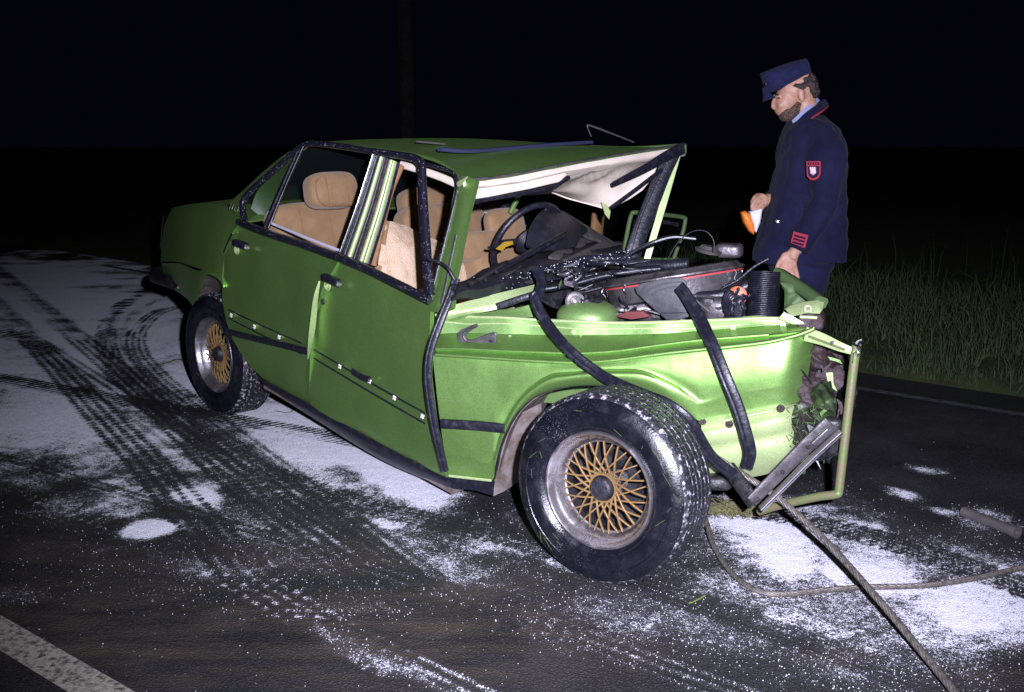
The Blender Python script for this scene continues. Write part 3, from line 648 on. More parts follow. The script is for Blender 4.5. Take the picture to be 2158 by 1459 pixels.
# ---- roof
RTOP = U(652, 300, .0)
near = [(640, 302), (700, 300), (790, 312), (880, 325), (940, 345), (975, 374)]
nearP = [U(x, y, .02) for x, y in near]
hdr_px = [(975, 376), (1010, 378), (1090, 367), (1190, 347), (1310, 326), (1442, 305)]
HD = [HP(*p) for p in hdr_px]
W_ = [(h - HD[0]).dot(EL) for h in HD]
rows = []
for j, w in enumerate(W_):
    r = []
    for i, p in enumerate(nearP):
        t_ = i / 5; a = min(1, w / W_[-1])
        rear_w = W_[-1] * .93
        q = p + EL * (rear_w * a * (1 - t_) + w * t_)
        base_z = p.z + (HD[j].z - HD[0].z) * t_ ** 3
        crown = .018 * math.sin(math.pi * min(1, a)) ** .7 * (1 - t_ ** 4)
        q.z = base_z + crown
        # follow the deformed header towards the windscreen
        if t_ == 1: q = HD[j].copy()
        r.append(q)
    rows.append(r)
roof = patch('roof', rows, GREEN, CAR, 5, 5, .012, dent=.004, dscale=3, inward=V((0, 0, -1)))
# sun-roof rim and the raised edge of its lid
strip('sunroof_rim', [HP(926, 315, .22), HP(985, 319, .22), HP(1060, 314, .26), HP(1150, 306, .3), HP(1245, 300, .34)], V((0, 0, 1)), .028, .016, mat('blue_grey_rim', (.022, .026, .065), .6), roof, 5)
strip('sunroof_lid_edge', [HP(880, 299, .5), HP(905, 301, .5), HP(936, 304, .5)], V((0, 0, 1)), .02, .008, ALU, roof, 4)
# raw edge of the cut header: cream lining folded over, black bonding
patch('header_lining', [[HP(x, y + 4, -.006) for x, y in hdr_px], [HP(x + 1, y + 15, -.012) for x, y in hdr_px], [HP(x + 2, y + 24, .02) for x, y in hdr_px]], LINER, roof, 5, 3, .006, dent=.006, dscale=20)
strip('header_flange', [HP(x, y - 1, -.008) for x, y in hdr_px], D, .008, .012, STEEL, roof, 5)
# torn headlining hanging under the lifted corner
hl = [[HP(1010, 400, .02), HP(1110, 384, .02), HP(1205, 364, .02), HP(1320, 343, .02), HP(1432, 318, .02)], [HP(1015, 412, .10), HP(1115, 392, .12), HP(1208, 384, .14), HP(1310, 372, .12), HP(1420, 326, .06)],
      [HP(1020, 420, .25), HP(1125, 398, .25), HP(1205, 402, .24), HP(1300, 402, .16), HP(1390, 358, .08)], [HP(1030, 424, .40), HP(1140, 402, .38), HP(1205, 418, .34), HP(1283, 440, .2), HP(1350, 397, .10)]]
patch('headlining', hl, LINER, CAR, 8, 8, .006, dent=.022, dscale=9, seed=4)
patch('headlining_shadow_side', [[HP(1030, 424, .40), HP(1140, 402, .38), HP(1205, 418, .34), HP(1283, 440, .2)], [HP(880, 330, 1.1) , HP(960, 330, 1.1), HP(1050, 332, 1.1), HP(1130, 335, 1.1)]], LINER, CAR, 5, 5, .006, dent=.01)
poly('torn_metal_tongue', [HP(1268, 426, .18), HP(1288, 438, .16), HP(1284, 462, .16), HP(1276, 452, .17)], D * -.004, PALE, CAR)
# sun visors: pads with a dark underside
def visor(pts, back, thick):
    o = poly('sun_visor', [HP(x, y, back) for x, y in pts], -D * thick, LINER, CAR, .006); return o
v1 = visor([(1003, 398), (1100, 385), (1190, 364), (1197, 368), (1180, 384), (1120, 398), (1030, 416), (1002, 420)], -.035, .02)
strip('visor_edge', [HP(1002, 424, -.03), HP(1090, 410, -.03), HP(1160, 395, -.03), HP(1198, 374, -.03)], D, .016, .02, BLACK, v1, 5)
strip('black_header_seal', [HP(1293, 388, -.02), HP(1350, 360, -.03), HP(1400, 332, -.03), HP(1440, 312, -.02)], D, lambda t: .02 + .05 * t * (1 - t * .3), .015, BLACK, CAR, 5)
strip('black_header_seal', [HP(1290, 437, .0), HP(1340, 400, -.01), HP(1395, 358, -.02)], D, .018, .014, BLACK, CAR, 5)
strip('roof_seal', [HP(1003, 426, .0), HP(1050, 415, .02), HP(1110, 408, .05), HP(1160, 404, .10)], D, .018, .014, BLACK, CAR, 5)
# far windscreen pillar leaning back, open far door frame behind it
FPL = dy(1440, 310, HD[-1].y)
def fpil(px, py, t): return dy(px, py, HD[-1].y - .12 * t)
fp = patch('windscreen_pillar', [[fpil(1440, 308, 0), fpil(1428, 350, .2), fpil(1405, 430, .6), fpil(1375, 530, 1), fpil(1360, 580, 1.1)], [fpil(1424, 312, -.03), fpil(1412, 352, .17), fpil(1390, 430, .55), fpil(1362, 528, .95), fpil(1348, 580, 1.05)]], PALE, CAR, 4, 3, .03)
strip('pillar_seal', [fpil(1420, 316, .05), fpil(1400, 360, .2), fpil(1368, 440, .6), fpil(1338, 520, 1), fpil(1330, 560, 1)], V((0, 1, 0)), .075, .02, BLACK, fp, 5)
strip('pillar_seal', [fpil(1400, 346, .15), fpil(1372, 405, .5), fpil(1345, 470, .8), fpil(1330, 530, 1.0)], V((0, 1, 0)), .012, .03, DASH, fp, 5)
DKG = mat('dull_dark_green', (.05, .09, .03), .6, 0, .4)
fdo = tube('far_door_frame', [dy(1313, 540, 4.75), dy(1322, 490, 4.75), dy(1330, 455, 4.75), dy(1340, 448, 4.75), dy(1390, 452, 4.85), dy(1438, 458, 4.95), dy(1444, 466, 4.95), dy(1436, 500, 4.95), dy(1420, 545, 4.95)], .011, DKG, CAR, k=4, seg=8)
poly('far_door', [dy(1300, 545, 4.75), dy(1425, 545, 4.95), dy(1420, 790, 4.95), dy(1330, 800, 4.75)], V((.02, .05, 0)), GREEN_IN, CAR)
strip('far_door_seal', [dy(1330, 540, 4.73), dy(1337, 495, 4.73), dy(1346, 462, 4.73), dy(1400, 468, 4.83), dy(1428, 474, 4.9)], V((0, 1, 0)), .02, .02, BLACK, fdo, 4)
# far centre pillar and far roof rail
strip('far_pillar_trim', [HP(1262, 440, .95), HP(1258, 480, .95), HP(1256, 530, .95)], D, .09, .03, TAND, CAR, 3)
strip('far_roof_rail', [HD[-1] + V((0, 0, -.02)), (HD[-1] + rows[-1][2]) / 2 + V((0, 0, -.03)), rows[-1][2] + V((0, 0, -.02))], EL, .05, .04, GREEN_IN, CAR, 4)
strip('far_pillar_flange', [HP(1107, 392, .6), HP(1090, 420, .6), HP(1075, 450, .6)], D, .022, .02, GREEN_IN, CAR, 3)
strip('far_rear_pillar', [HP(1088, 396, .75), HP(1065, 435, .75), HP(1040, 480, .75)], D, .035, .03, BLACK, CAR, 3)
poly('rear_quarter_lining', [HP(1000, 412, 1.5), HP(1085, 400, 1.5), HP(1060, 470, 1.5), HP(1030, 500, 1.5), HP(995, 500, 1.5)], -D * .02, LINER, CAR)
# ---- tail: quarter panels, boot, rear pillar
def T(px, py, off): return S(px, py, off)
q_rows = [[T(507, 468, .0), T(490, 446, .04), T(455, 430, .07), T(405, 430, .16), T(364, 438, .38)], [T(490, 490, -.004), T(470, 478, .0), T(440, 466, .03), T(385, 458, .14), T(348, 470, .45)],
          [T(474, 535, -.012), T(455, 528, -.01), T(425, 515, .02), T(378, 505, .14), T(341, 512, .48)], [T(468, 585, -.012), T(450, 578, -.012), T(418, 566, .02), T(372, 552, .14), T(338, 552, .48)]]
quarter = patch('rear_quarter_panel', q_rows, GREEN, CAR, 5, 4, .015)
# lower part of the quarter in front of and behind the wheel arch
ar = [(468, 600), (460, 588), (446, 580), (432, 581), (420, 592), (412, 612), (408, 640)]
q2 = [[T(468, 585, -.012), T(458, 581, -.012), T(444, 574, -.01), T(428, 570, 0), T(410, 570, .02), T(375, 556, .14), T(340, 555, .48)],
      [T(471, 606, -.018), T(462, 590, -.02), T(446, 580, -.02), T(431, 581, -.016), T(418, 592, .0), T(385, 590, .12), T(345, 578, .47)],
      [T(471, 608, .03), T(462, 592, .03), T(446, 582, .03), T(431, 584, .03), T(412, 645, .03), T(392, 628, .12), T(358, 604, .46)]]
patch('rear_wheel_arch', q2, GREEN, CAR, 4, 3, .01)
patch('wheel_arch_liner', [[T(474, 600, .05), T(446, 580, .06), T(414, 596, .06)], [T(476, 650, .16), T(446, 620, .20), T(408, 650, .2)], [T(480, 700, .2), T(446, 700, .3), T(400, 700, .3)]], UNDER, CAR, 5, 4, .01)
QB = [q_rows[0][i] for i in range(5)]
patch('boot_lid', [QB, [p + EL * .45 + UPV * .03 for p in QB], [p + EL * .9 + UPV * .03 - EL * .3 * (i / 4) for i, p in enumerate(QB)], [p + EL * 1.45 - EL * .75 * (i / 4) for i, p in enumerate(QB)]], GREEN, CAR, 4, 4, .01, inward=V((0, 0, -1)))
tl = [q_rows[j][4] for j in range(4)]
patch('tail_panel', [tl, [p + EL * .6 - D * .06 for p in tl], [p + EL * .9 for p in tl]], GREEN, CAR, 4, 4, .01, inward=D)
tube('rear_bumper', [T(375, 606, .22), T(362, 596, .30), T(338, 575, .55), T(338, 575, .55) + EL * .9], [.006, .030, .034, .034], DARKM, CAR, k=6, seg=10, flat=1.4)
strip('tail_chrome', [T(346, 455, .46), T(341, 490, .48), T(338, 525, .49)], EL, .012, .012, CHROME, CAR, 4)
# rear side pillar skin and the rear window slope
cpil = [[U(640, 302, .02), U(600, 326, .02), U(555, 362, .02), U(512, 402, .02), U(480, 430, .03)], [U(650, 305, .0), U(606, 337, .0), U(560, 374, .0), U(520, 410, .0), U(507, 462, .0)]]
patch('rear_pillar', cpil, GREEN, CAR, 5, 3, .01)
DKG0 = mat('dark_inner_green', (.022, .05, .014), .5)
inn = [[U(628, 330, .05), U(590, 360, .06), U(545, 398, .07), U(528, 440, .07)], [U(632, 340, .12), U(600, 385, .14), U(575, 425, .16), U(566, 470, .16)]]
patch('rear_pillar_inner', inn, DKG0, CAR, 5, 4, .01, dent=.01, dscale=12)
mb = MB()
for i in range(4):
    a = U(487 + i * 5, 428 + i * 1.5, -.004); b = U(483 + i * 5, 440 + i * 1.5, -.004); mb.add(*strip_geo([a, b], NUP, .008, .006, 1))
mb.build('pillar_vent', CHROME, CAR)
rw = [U(640, 302, .03), U(480, 430, .04)]
poly('rear_window', [rw[0], rw[1], rw[1] + EL * 1.15, rw[0] + EL * 1.0], V((0, 0, -.006)), mat('dark_glass', (.01, .012, .014), .08), CAR)
# far side shell so the cabin is closed on the left
far = EL * 1.46
poly('far_side_panel', [S(507, 474) + far, S(712, 552) + far, S(800, 592) + far, S(800, 930) + far, S(556, 800) + far], EL * .02, GREEN_IN, CAR)
# ---- cabin
def seat_block(name, px, py, off, wl, dd_, h, tilt, mt, par, e=4, **kw):
    c = S(px, py, off); a = (D * math.cos(tilt) + UPV * math.sin(tilt) * -1)
    ax = D * math.cos(tilt) - UPV * math.sin(tilt); az = UPV * math.cos(tilt) + D * math.sin(tilt)
    return rbox(name, c, ax * dd_, EL * wl, az * h, mt, par, e, 12, **kw)
rb = seat_block('rear_seat', 662, 500, .33, .235, .075, .165, -.32, TAN, CAR, 5, dent=.008)
seat_block('headrest', 697, 402, .36, .135, .065, .085, -.25, TAN, rb, 3.5, dent=.006)
seat_block('seat_cushion', 700, 560, .36, .30, .26, .08, .1, TAN, rb, 5)
def piping(par, px, py, off, wl, h, n_=24):
    c = S(px, py, off) + D * .055
    az = UPV * math.cos(-.25) + D * math.sin(-.25)
    tube('seat_piping', [c + EL * (wl * math.copysign(abs(math.cos(t)) ** .55, math.cos(t))) + az * (h * math.copysign(abs(math.sin(t)) ** .55, math.sin(t))) for t in [2 * math.pi * i / n_ for i in range(n_ + 1)]], .004, TAND, par, k=1, closed=True, seg=6)
piping(rb, 697, 402, .36, .115, .070)
rb2 = seat_block('rear_seat', 935, 500, .92, .27, .075, .17, -.32, TAN, CAR, 5, dent=.008)
seat_block('headrest', 893, 432, .90, .15, .065, .088, -.25, TAN, rb2, 3.5, dent=.006)
seat_block('headrest', 985, 495, 1.08, .10, .05, .06, -.25, TAN, rb2, 3.5)
piping(rb2, 893, 432, .90, .13, .072)
for dx in (-.06, .05): tube('seat_seam', [S(697, 402, .36) + EL * dx + D * .066 + UPV * z_ - D * z_ * .25 for z_ in (-.07, 0, .07)], .003, TAND, rb, k=3, seg=6)
for dx in (-.1, .06): tube('seat_seam', [S(662, 500, .33) + EL * dx + D * .078 + UPV * z_ - D * z_ * .32 for z_ in (-.13, 0, .14)], .003, TAND, rb, k=3, seg=6)
# front passenger seat back with a worn fleece cover
SP_ = (S(812, 520, .30), D)
def SPp(px, py, f=0): return on(px, py, (SP_[0] + D * f, D))
ft = [[SPp(812, 466, -.02), SPp(850, 474, -.02), SPp(905, 500, -.02), SPp(962, 528, -.02), SPp(1010, 556, -.02)], [SPp(806, 500, .03), SPp(850, 510, .05), SPp(905, 535, .05), SPp(960, 560, .04), SPp(1020, 585, .02)],
      [SPp(796, 560, .05), SPp(850, 575, .08), SPp(905, 590, .08), SPp(960, 600, .07), SPp(1030, 620, .04)], [SPp(785, 640, .06), SPp(850, 650, .10), SPp(905, 660, .10), SPp(960, 665, .09), SPp(1035, 670, .05)]]
fs_ = patch('front_seat', ft, FLEECE, CAR, 7, 6, .10, dent=.010, dscale=22)
patch('seat_side', [[SPp(812, 464, -.02), SPp(806, 500, .03), SPp(796, 560, .05), SPp(785, 640, .06)], [SPp(800, 468, -.14), SPp(788, 505, -.10), SPp(778, 565, -.08), SPp(765, 640, -.06)]], TAN, fs_, 4, 4, .02)
seat_block('seat_cushion', 1000, 660, .60, .24, .25, .10, .1, FLEECE, fs_, 5, dent=.012, dscale=18)
ds = seat_block('driver_seat', 1062, 560, .95, .22, .07, .17, -.3, TAN, CAR, 5)
seat_block('headrest', 1064, 476, .98, .12, .04, .085, -.25, TAN, ds, 3.2)
seat_block('seat_shoulder', 1008, 520, .80, .14, .06, .07, -.25, TAN, ds, 4)
# steering wheel seen from ahead, instrument hood, dash shelf
sw = CW(1112, 508, -.26); swax = (V((-.55, .62, .45))).normalized(); a_, b_, c_ = frame(swax)
ring = [sw + (b_ * math.cos(t) + c_ * math.sin(t)) * .185 for t in [2 * math.pi * i / 40 for i in range(41)]]
stw = tube('steering_wheel', ring, .0145, BLACK, CAR, k=1, closed=True, seg=12)
lathe('wheel_boss', sw, swax, [(-.03, 0), (-.03, .05), (0, .065), (.02, .05), (.02, 0)], DASH, stw, seg=24)
for an in (.3, 2.85, 4.7): strip('wheel_spoke', [sw, sw + (b_ * math.cos(an) + c_ * math.sin(an)) * .18], swax, .035, .012, DASH, stw, 1)
strip('column_stalk', [CW(1030, 522, -.24), CW(1062, 524, -.24)], WN, .012, .012, BLACK, CAR, 2)
def cwpoly(name, pts, mt, thick, fwds, par=CAR, bevel=.004):
    n_ = len(pts); f_ = fwds if isinstance(fwds, (list, tuple)) else [fwds] * n_
    return poly(name, [CW(x, y, f) for (x, y), f in zip(pts, f_)], thick, mt, par, bevel)
dsh = patch('dashboard', [[CW(968, 596, -.02), CW(1040, 558, -.14), CW(1120, 535, -.16), CW(1215, 510, -.16), CW(1312, 508, -.12)], [CW(965, 605, .02), CW(1050, 580, -.02), CW(1130, 555, -.04), CW(1220, 535, -.04), CW(1312, 522, -.02)],
                          [CW(965, 618, .04), CW(1050, 600, .04), CW(1130, 580, .04), CW(1220, 560, .04), CW(1320, 545, .04)]], DASH, CAR, 6, 5, .04, dent=.012, dscale=12)
ih = patch('instrument_hood', [[CW(1108, 516, -.14), CW(1116, 480, -.16), CW(1140, 446, -.18), CW(1165, 440, -.20)], [CW(1150, 528, -.06), CW(1165, 490, -.08), CW(1185, 462, -.12), CW(1195, 450, -.16)], [CW(1215, 520, -.06), CW(1222, 505, -.08), CW(1235, 492, -.12), CW(1240, 484, -.16)]], DASH, dsh, 6, 6, .02, dent=.004)
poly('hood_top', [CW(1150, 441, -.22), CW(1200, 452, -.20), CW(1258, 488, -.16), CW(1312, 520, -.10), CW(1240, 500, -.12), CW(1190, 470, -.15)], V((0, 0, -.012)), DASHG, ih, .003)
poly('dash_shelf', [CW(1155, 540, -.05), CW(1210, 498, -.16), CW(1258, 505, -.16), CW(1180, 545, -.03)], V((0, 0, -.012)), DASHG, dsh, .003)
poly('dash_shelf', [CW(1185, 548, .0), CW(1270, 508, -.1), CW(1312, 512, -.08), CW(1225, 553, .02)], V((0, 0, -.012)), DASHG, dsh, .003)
poly('yellow_card', [CW(1045, 524, -.2), CW(1062, 510, -.2), CW(1080, 508, -.2), CW(1082, 514, -.2), CW(1066, 520, -.2), CW(1058, 528, -.2)], V((0, 0, -.002)), YEL, CAR)
cwl = patch('scuttle_panel', [[CW(960, 600, .0), CW(1050, 580, .0), CW(1130, 560, .02), CW(1230, 545, .03), CW(1330, 535, .03)], [CW(965, 616, .0), CW(1060, 598, .02), CW(1140, 580, .05), CW(1240, 562, .08), CW(1340, 550, .08)], [CW(968, 630, .0), CW(1065, 610, .02), CW(1145, 594, .06), CW(1245, 580, .1), CW(1345, 568, .1)]], DARKM, CAR, 8, 6, .02, dent=.022, dscale=13)
tube('wiper_arm', [CW(990, 600, .10), CW(1060, 560, .10), CW(1120, 527, .08), CW(1192, 488, .02)], .006, DARKM, CAR, k=4, seg=8)
strip('wiper_blade', [CW(1045, 573, .11), CW(1100, 545, .1), CW(1190, 497, .06)], WN, .014, .01, BLACK, CAR, 4)
# ---- front wing
st = [918, 985, 1060, 1140, 1220, 1300, 1380, 1460, 1540, 1620, 1680, 1716]
r0 = [664, 668, 670, 675, 678, 681, 680, 677, 674, 671, 676, 688]
r2 = [704, 702, 704, 706, 707, 706, 704, 699, 693, 687, 684, 690]
r3 = [735, 736, 740, 743, 745, 740, 729, 719, 712, 706, 698, 691]
r4 = [749, 753, 758, 763, 766, 760, 749, 740, 732, 722, 708, 694]
wob = [0, .006, -.004, .008, -.008, .006, 0, .003, 0, 0, 0, 0]
bot = [1003, 1006, 1011, None, None, None, None, 886, 872, 860, 852, 846]
def arch_y(x): # lower edge of the wing over the wheel
    t_ = (x - 1262) / 214.0; return 812 + 200 * (1 - math.sqrt(max(0, 1 - min(1, abs(t_)) ** 2))) * (1.0 if x < 1262 else .42)
rowsF = [[FP(x, y, .150 + w) for x, y, w in zip(st, r0, wob)], [FP(x, y + 9, .146 + w) for x, y, w in zip(st, r0, wob)], [FP(x, y, .140 + w) for x, y, w in zip(st, r2, wob)],
         [FP(x, (y + z) / 2 + 2, .10) for x, y, z in zip(st, r2, r3)], [FP(x, y, .060) for x, y in zip(st, r3)], [FP(x, y + 5, .055) for x, y in zip(st, r3)], [FP(x, y - 3, .012) for x, y in zip(st, r4)]]
fl1 = patch('wing_flange', [rowsF[0], rowsF[1], rowsF[2]], GREEN_IN, CAR, 4, 2, .005, dent=.008, dscale=16)
patch('wing_gutter', [rowsF[2], rowsF[3], rowsF[4], rowsF[5], rowsF[6]], GREEN, CAR, 4, 3, .004, dent=.004, dscale=14)
# outer skin: columns run from the crest to the lower edge or arch lip
xs_top = [912, 950, 990, 1036, 1056, 1076, 1100, 1130, 1170, 1215, 1262, 1310, 1355, 1395, 1430, 1462, 1476, 1520, 1570, 1620, 1665, 1700, 1718]
xs_bot = [944, 975, 1005, 1038, 1043, 1052, 1068, 1092, 1130, 1180, 1240, 1300, 1352, 1398, 1436, 1464, 1476, 1515, 1560, 1606, 1648, 1680, 1692]
def crest(x): return float(np.interp(x, st, r4)) if x > 918 else 749 + (x - 918) * .02
def lower(x):
    if x <= 1038: return 1003 + (x - 944) * .10
    if x >= 1470: return 888 - (x - 1476) * .19
    return float(np.interp(x, [1038, 1043, 1052, 1068, 1092, 1130, 1180, 1240, 1300, 1352, 1398, 1436, 1464, 1476], [1012, 985, 945, 905, 868, 836, 818, 811, 815, 826, 843, 863, 882, 888]))
fr = []
for k_ in range(10):
    r = []
    for xa, xb in zip(xs_top, xs_bot):
        y0, y1 = crest(xa), lower(xb); hgt = y1 - y0
        fade = max(0, min(1, (xb - 1030) / 45)) * max(0, min(1, (1488 - xb) / 80))
        sf = 1 - min(.62, 46 / hgt)                               # where the flare round the arch begins
        s_ = (0, .05, .16, .42, .72, 1.0)[k_] * sf if k_ < 6 else sf + (1 - sf) * (.16, .45, .85, 1.0)[k_ - 6]
        x = xa + (xb - xa) * s_ ** 1.2; y = y0 + hgt * s_
        off = .012 if k_ == 0 else .010 - .016 * math.sin(math.pi * min(1, s_ * 1.1))
        if k_ >= 6: off -= fade * (.026, .034, .034, .026)[k_ - 6]
        if xa > 1640: off += .10 * ((xa - 1640) / 78) ** 2.2 * (1 - .3 * s_)          # nose rounds inwards
        r.append(FP(x, y, off))
    fr.append(r)
wing = patch('front_wing', fr, GREEN, CAR, 3, 3, .004, dent=.003, dscale=5)
tube('crest_highlight_bead', [FP(x, y - 1, .010) for x, y in zip(st, r4)], .0075, GREEN, wing, k=4, seg=8)  # round bead added to catch the flash as a bright crest line
tube('step_highlight_bead', [FP(x, y, .058) for x, y in zip(st[:10], r3[:10])], .0055, GREEN, wing, k=4, seg=8)  # same added bead, for the highlight along the step
tube('flange_highlight_bead', [FP(x, y, .148 + w) for x, y, w in zip(st, r0, wob)], .0065, PALE, fl1, k=4, seg=8)  # added bead in paler paint, drawing the highlight on the flange top
tube('flange_crease', [FP(x, y + 12 + (3 if i % 3 == 1 else 0), .145 + w) for i, (x, y, w) in enumerate(zip(st, r0, wob))], .004, PALE, fl1, k=3, seg=6)
lip = fr[-1][3:17]
patch('arch_lip', [lip, [p + FN * .035 for p in lip], [p + FN * .05 + UPV * .004 for p in lip]], BLACK, wing, 3, 2, .003)
patch('wheel_arch_liner', [[p + FN * .03 for p in lip], [p + FN * .2 + UPV * .02 for p in lip], [p + FN * .42 - UPV * .02 for p in lip]], UNDER, CAR, 3, 4, .006, dent=.01)
poly('liner_flap', [FP(1043, 985, .02), FP(1060, 925, .05), FP(1100, 870, .10), FP(1140, 850, .14), FP(1150, 1030, .22), FP(1090, 1018, .15), FP(1062, 1036, .06), FP(1040, 1046, .03)], FN * .01, UNDER, CAR)
strip('wing_moulding', [FP(930, 893, -.012), FP(1000, 897, -.014), FP(1064, 903, -.014)], FN, .036, .016, BLACK, wing, 4)
patch('wing_sill', [[FP(944, 1005, .015), FP(1000, 1011, .015), FP(1042, 1017, .02)], [FP(950, 1030, .03), FP(1000, 1034, .03), FP(1040, 1046, .04)]], BLACK, CAR, 4, 3, .01)
strip('hem', [FP(946, 1003, -.002), FP(990, 1008, -.002), FP(1036, 1013, -.002)], FN, .010, .006, PALE, wing, 3)
# lower front valance with pressed lines
vx = [(1476, 890), (1520, 880), (1570, 871), (1620, 862), (1660, 856), (1690, 848)]
val = [[FP(x, y, .015) for x, y in vx], [FP(x + 2, y + 12, .03) for x, y in vx], [FP(x + 4, y + 26, .01) for x, y in vx], [FP(x + 6, y + 44, .014) for x, y in vx], [FP(x + 6, y + 60, .03) for x, y in vx], [FP(x + 8, y + 84, .03) for x, y in vx], [FP(x + 6, y + 112, .06) for x, y in vx], [FP(x + 2, y + 136, .12) for x, y in vx]]
for r in val:
    r[-1] = r[-1] + FN * .12 + V((-.02, 0, 0)); r[-2] = r[-2] + FN * .03
vala = patch('front_valance', val, PALE, CAR, 4, 3, .006, dent=.007, dscale=12)
strip('valance_rib', [FP(1522, 888, .005), FP(1580, 876, .005), FP(1630, 865, .005)], FN, .008, .006, PALE, vala, 3)
for p in ((1480, 888), (1537, 894), (1645, 861)): lathe('valance_bolt', FP(p[0], p[1], .012), -FN, [(0, .014), (.004, .013), (.004, .008), (.008, .007), (.008, 0)], RUST, vala, seg=10)
for (x, y) in ((1075, 712), (1210, 700), (1378, 696), (1545, 690), (1650, 683), (1225, 712)): lathe('flange_bolt', FP(x, y, .132), -FN, [(0, .011), (.003, .010), (.003, .006), (.007, .005), (.007, 0)], PALE, fl1, seg=10)
# hinge bracket bolted to the wing flange
hb_pts = [(962, 703), (972, 695), (998, 684), (1004, 683), (1006, 689), (984, 702), (980, 708), (984, 716), (996, 717), (1030, 702), (1044, 701), (1046, 707), (1045, 727), (964, 726)]
hk = poly('bonnet_hinge_bracket', [FP(x, y, .10) for x, y in hb_pts], FN * .012, STEEL, CAR, .0025)
tube('hook_lip', [FP(x, y, .096) for x, y in ((1004, 685), (984, 697), (976, 707), (984, 719), (1000, 717), (1042, 702))], .005, STEEL, hk, k=4, seg=8)
for p in ((974, 729), (1029, 730)): lathe('bracket_bolt', FP(p[0], p[1], .10), -FN, [(0, .010), (.008, .010), (.008, 0)], CHROME, hk, seg=6)
lathe('bracket_hole', FP(1034, 719, .099), -FN, [(0, .006), (.001, .005), (.001, 0)], DARKM, hk, seg=10)
# ---- engine bay
patch('inner_wing', [[FP(x, y, .16) for x, y in zip(st, r0)], [FP(x, y + 40, .26) for x, y in zip(st, r0)], [FP(x, y + 170, .36) for x, y in zip(st, r0)]], GREEN_IN, CAR, 3, 4, .006, dent=.02, dscale=8, inward=-FN)
patch('cowl_side', [[FP(930, 652, .10), FP(980, 636, .14), FP(1050, 618, .2), FP(1135, 597, .3)], [FP(932, 668, .10), FP(985, 655, .12), FP(1050, 640, .17), FP(1138, 612, .26)], [FP(935, 676, .12), FP(985, 664, .13), FP(1045, 652, .16), FP(1138, 622, .26)]], PALE, CAR, 5, 4, .01, dent=.004, dscale=10)
patch('cowl_fold', [[FP(940, 668, .13), FP(1000, 664, .15), FP(1062, 655, .18), FP(1128, 640, .24)], [FP(950, 676, .15), FP(1010, 672, .17), FP(1066, 672, .2), FP(1150, 668, .26)]], GREEN_IN, CAR, 5, 4, .008, dent=.012, dscale=14)
strip('drip_rail', [FP(1048, 646, .13), FP(1090, 632, .14), FP(1135, 618, .16)], FN, .026, .012, BLACK, CAR, 4)
rbox('strut_tower', FP(1238, 668, .27), FD * .115, FN * .11, UPV * .065, GREEN_IN, CAR, 2.2, 12, dent=.004)
lathe('strut_mount', FP(1236, 636, .26), (UPV * .9 - FN * .3).normalized(), [(-.02, .06), (.0, .058), (.006, .05), (.008, .03), (.02, .026), (.022, .012), (.035, .010), (.035, 0)], DARKM, CAR, seg=20)
for an in (.4, 2.5, 4.6): lathe('strut_nut', FP(1236, 637, .26) + FD * .045 * math.cos(an) + FN * .045 * math.sin(an) + UPV * .005, UPV, [(0, .009), (.012, .009), (.012, .005), (.02, .005), (.02, 0)], CHROME, CAR, seg=6)
rbox('engine_block', FP(1440, 690, .62), FD * .34, FN * .18, UPV * .10, DARKM, CAR, 5, 12, dent=.02, dscale=9)
rbox('bulkhead_junk', FP(1200, 620, .62), FD * .26, FN * .12, UPV * .05, DARKM, CAR, 3, 14, dent=.05, dscale=10)
# air cleaner: wide shallow pan, tipped up to the front
acx = (UPV + FD * -.20 + FN * .08).normalized(); acc = FP(1420, 600, .55)
ac = lathe('air_cleaner', acc, acx, [(-.05, 0), (-.05, .245), (-.042, .258), (.024, .266), (.030, .278), (.036, .278), (.040, .268), (.056, .25), (.060, .18), (.050, .16), (.050, 0)], STEEL, CAR, seg=64)
lathe('air_cleaner_seal', acc, acx, [(.018, .266), (.018, .271), (.024, .271), (.024, .266)], REDT, ac, seg=64, closed=True)
for an in (0, .9, 1.9, 2.8, 3.7, 4.6, 5.4):
    a2, b2, c2 = frame(acx); q = acc + (b2 * math.cos(an) + c2 * math.sin(an)) * .272; dr = (b2 * math.cos(an) + c2 * math.sin(an))
    tube('spring_clip', [q + acx * .03, q + dr * .012 + acx * .012, q + acx * -.008, q + dr * .006 - acx * .016], .003, CHROME, ac, k=3, seg=6)
lathe('oil_filler', FP(1492, 533, .75), (UPV + FD * .2).normalized(), [(0, 0), (0, .05), (.012, .055), (.016, .04), (.028, .03), (.03, 0)], ALU, CAR, seg=20)
rbox('reservoir', FP(1537, 528, .95), FD * .055, FN * .05, UPV * .03, STEEL, CAR, 5, 6)
# carburettor castings under the pan
mb = MB()
rr = random.Random(5)
for i in range(9):
    c = FP(1312 + i * 9, 640 + rr.uniform(-5, 6), .38); mb.add(*lathe_geo(c, (UPV + FD * rr.uniform(-.3, .3)).normalized(), [(-.03, 0), (-.03, .008), (.02, .009), (.025, .012), (.03, 0)], seg=10))
mb.build('carburettor_bolts', ALU, CAR)
rbox('carburettor', FP(1345, 655, .42), FD * .10, FN * .05, UPV * .035, ALU, CAR, 4, 8, dent=.008, dscale=20)
rbox('alternator', FP(1512, 652, .34), FD * .05, FN * .05, UPV * .05, STEEL, CAR, 3, 8)
rbox('valve_cover', FP(1530, 640, .45), FD * .07, FN * .05, UPV * .04, ALU, CAR, 4, 8, dent=.006, dscale=20)
mb = MB()
for i in range(7): a = FP(1355 + i * 7, 652 + i * 2, .24); mb.add(*strip_geo([a, a + FD * .1 - UPV * .02 + FN * .02], FN, .006, .008, 1))
mb.build('cooling_fins', STEEL, CAR)
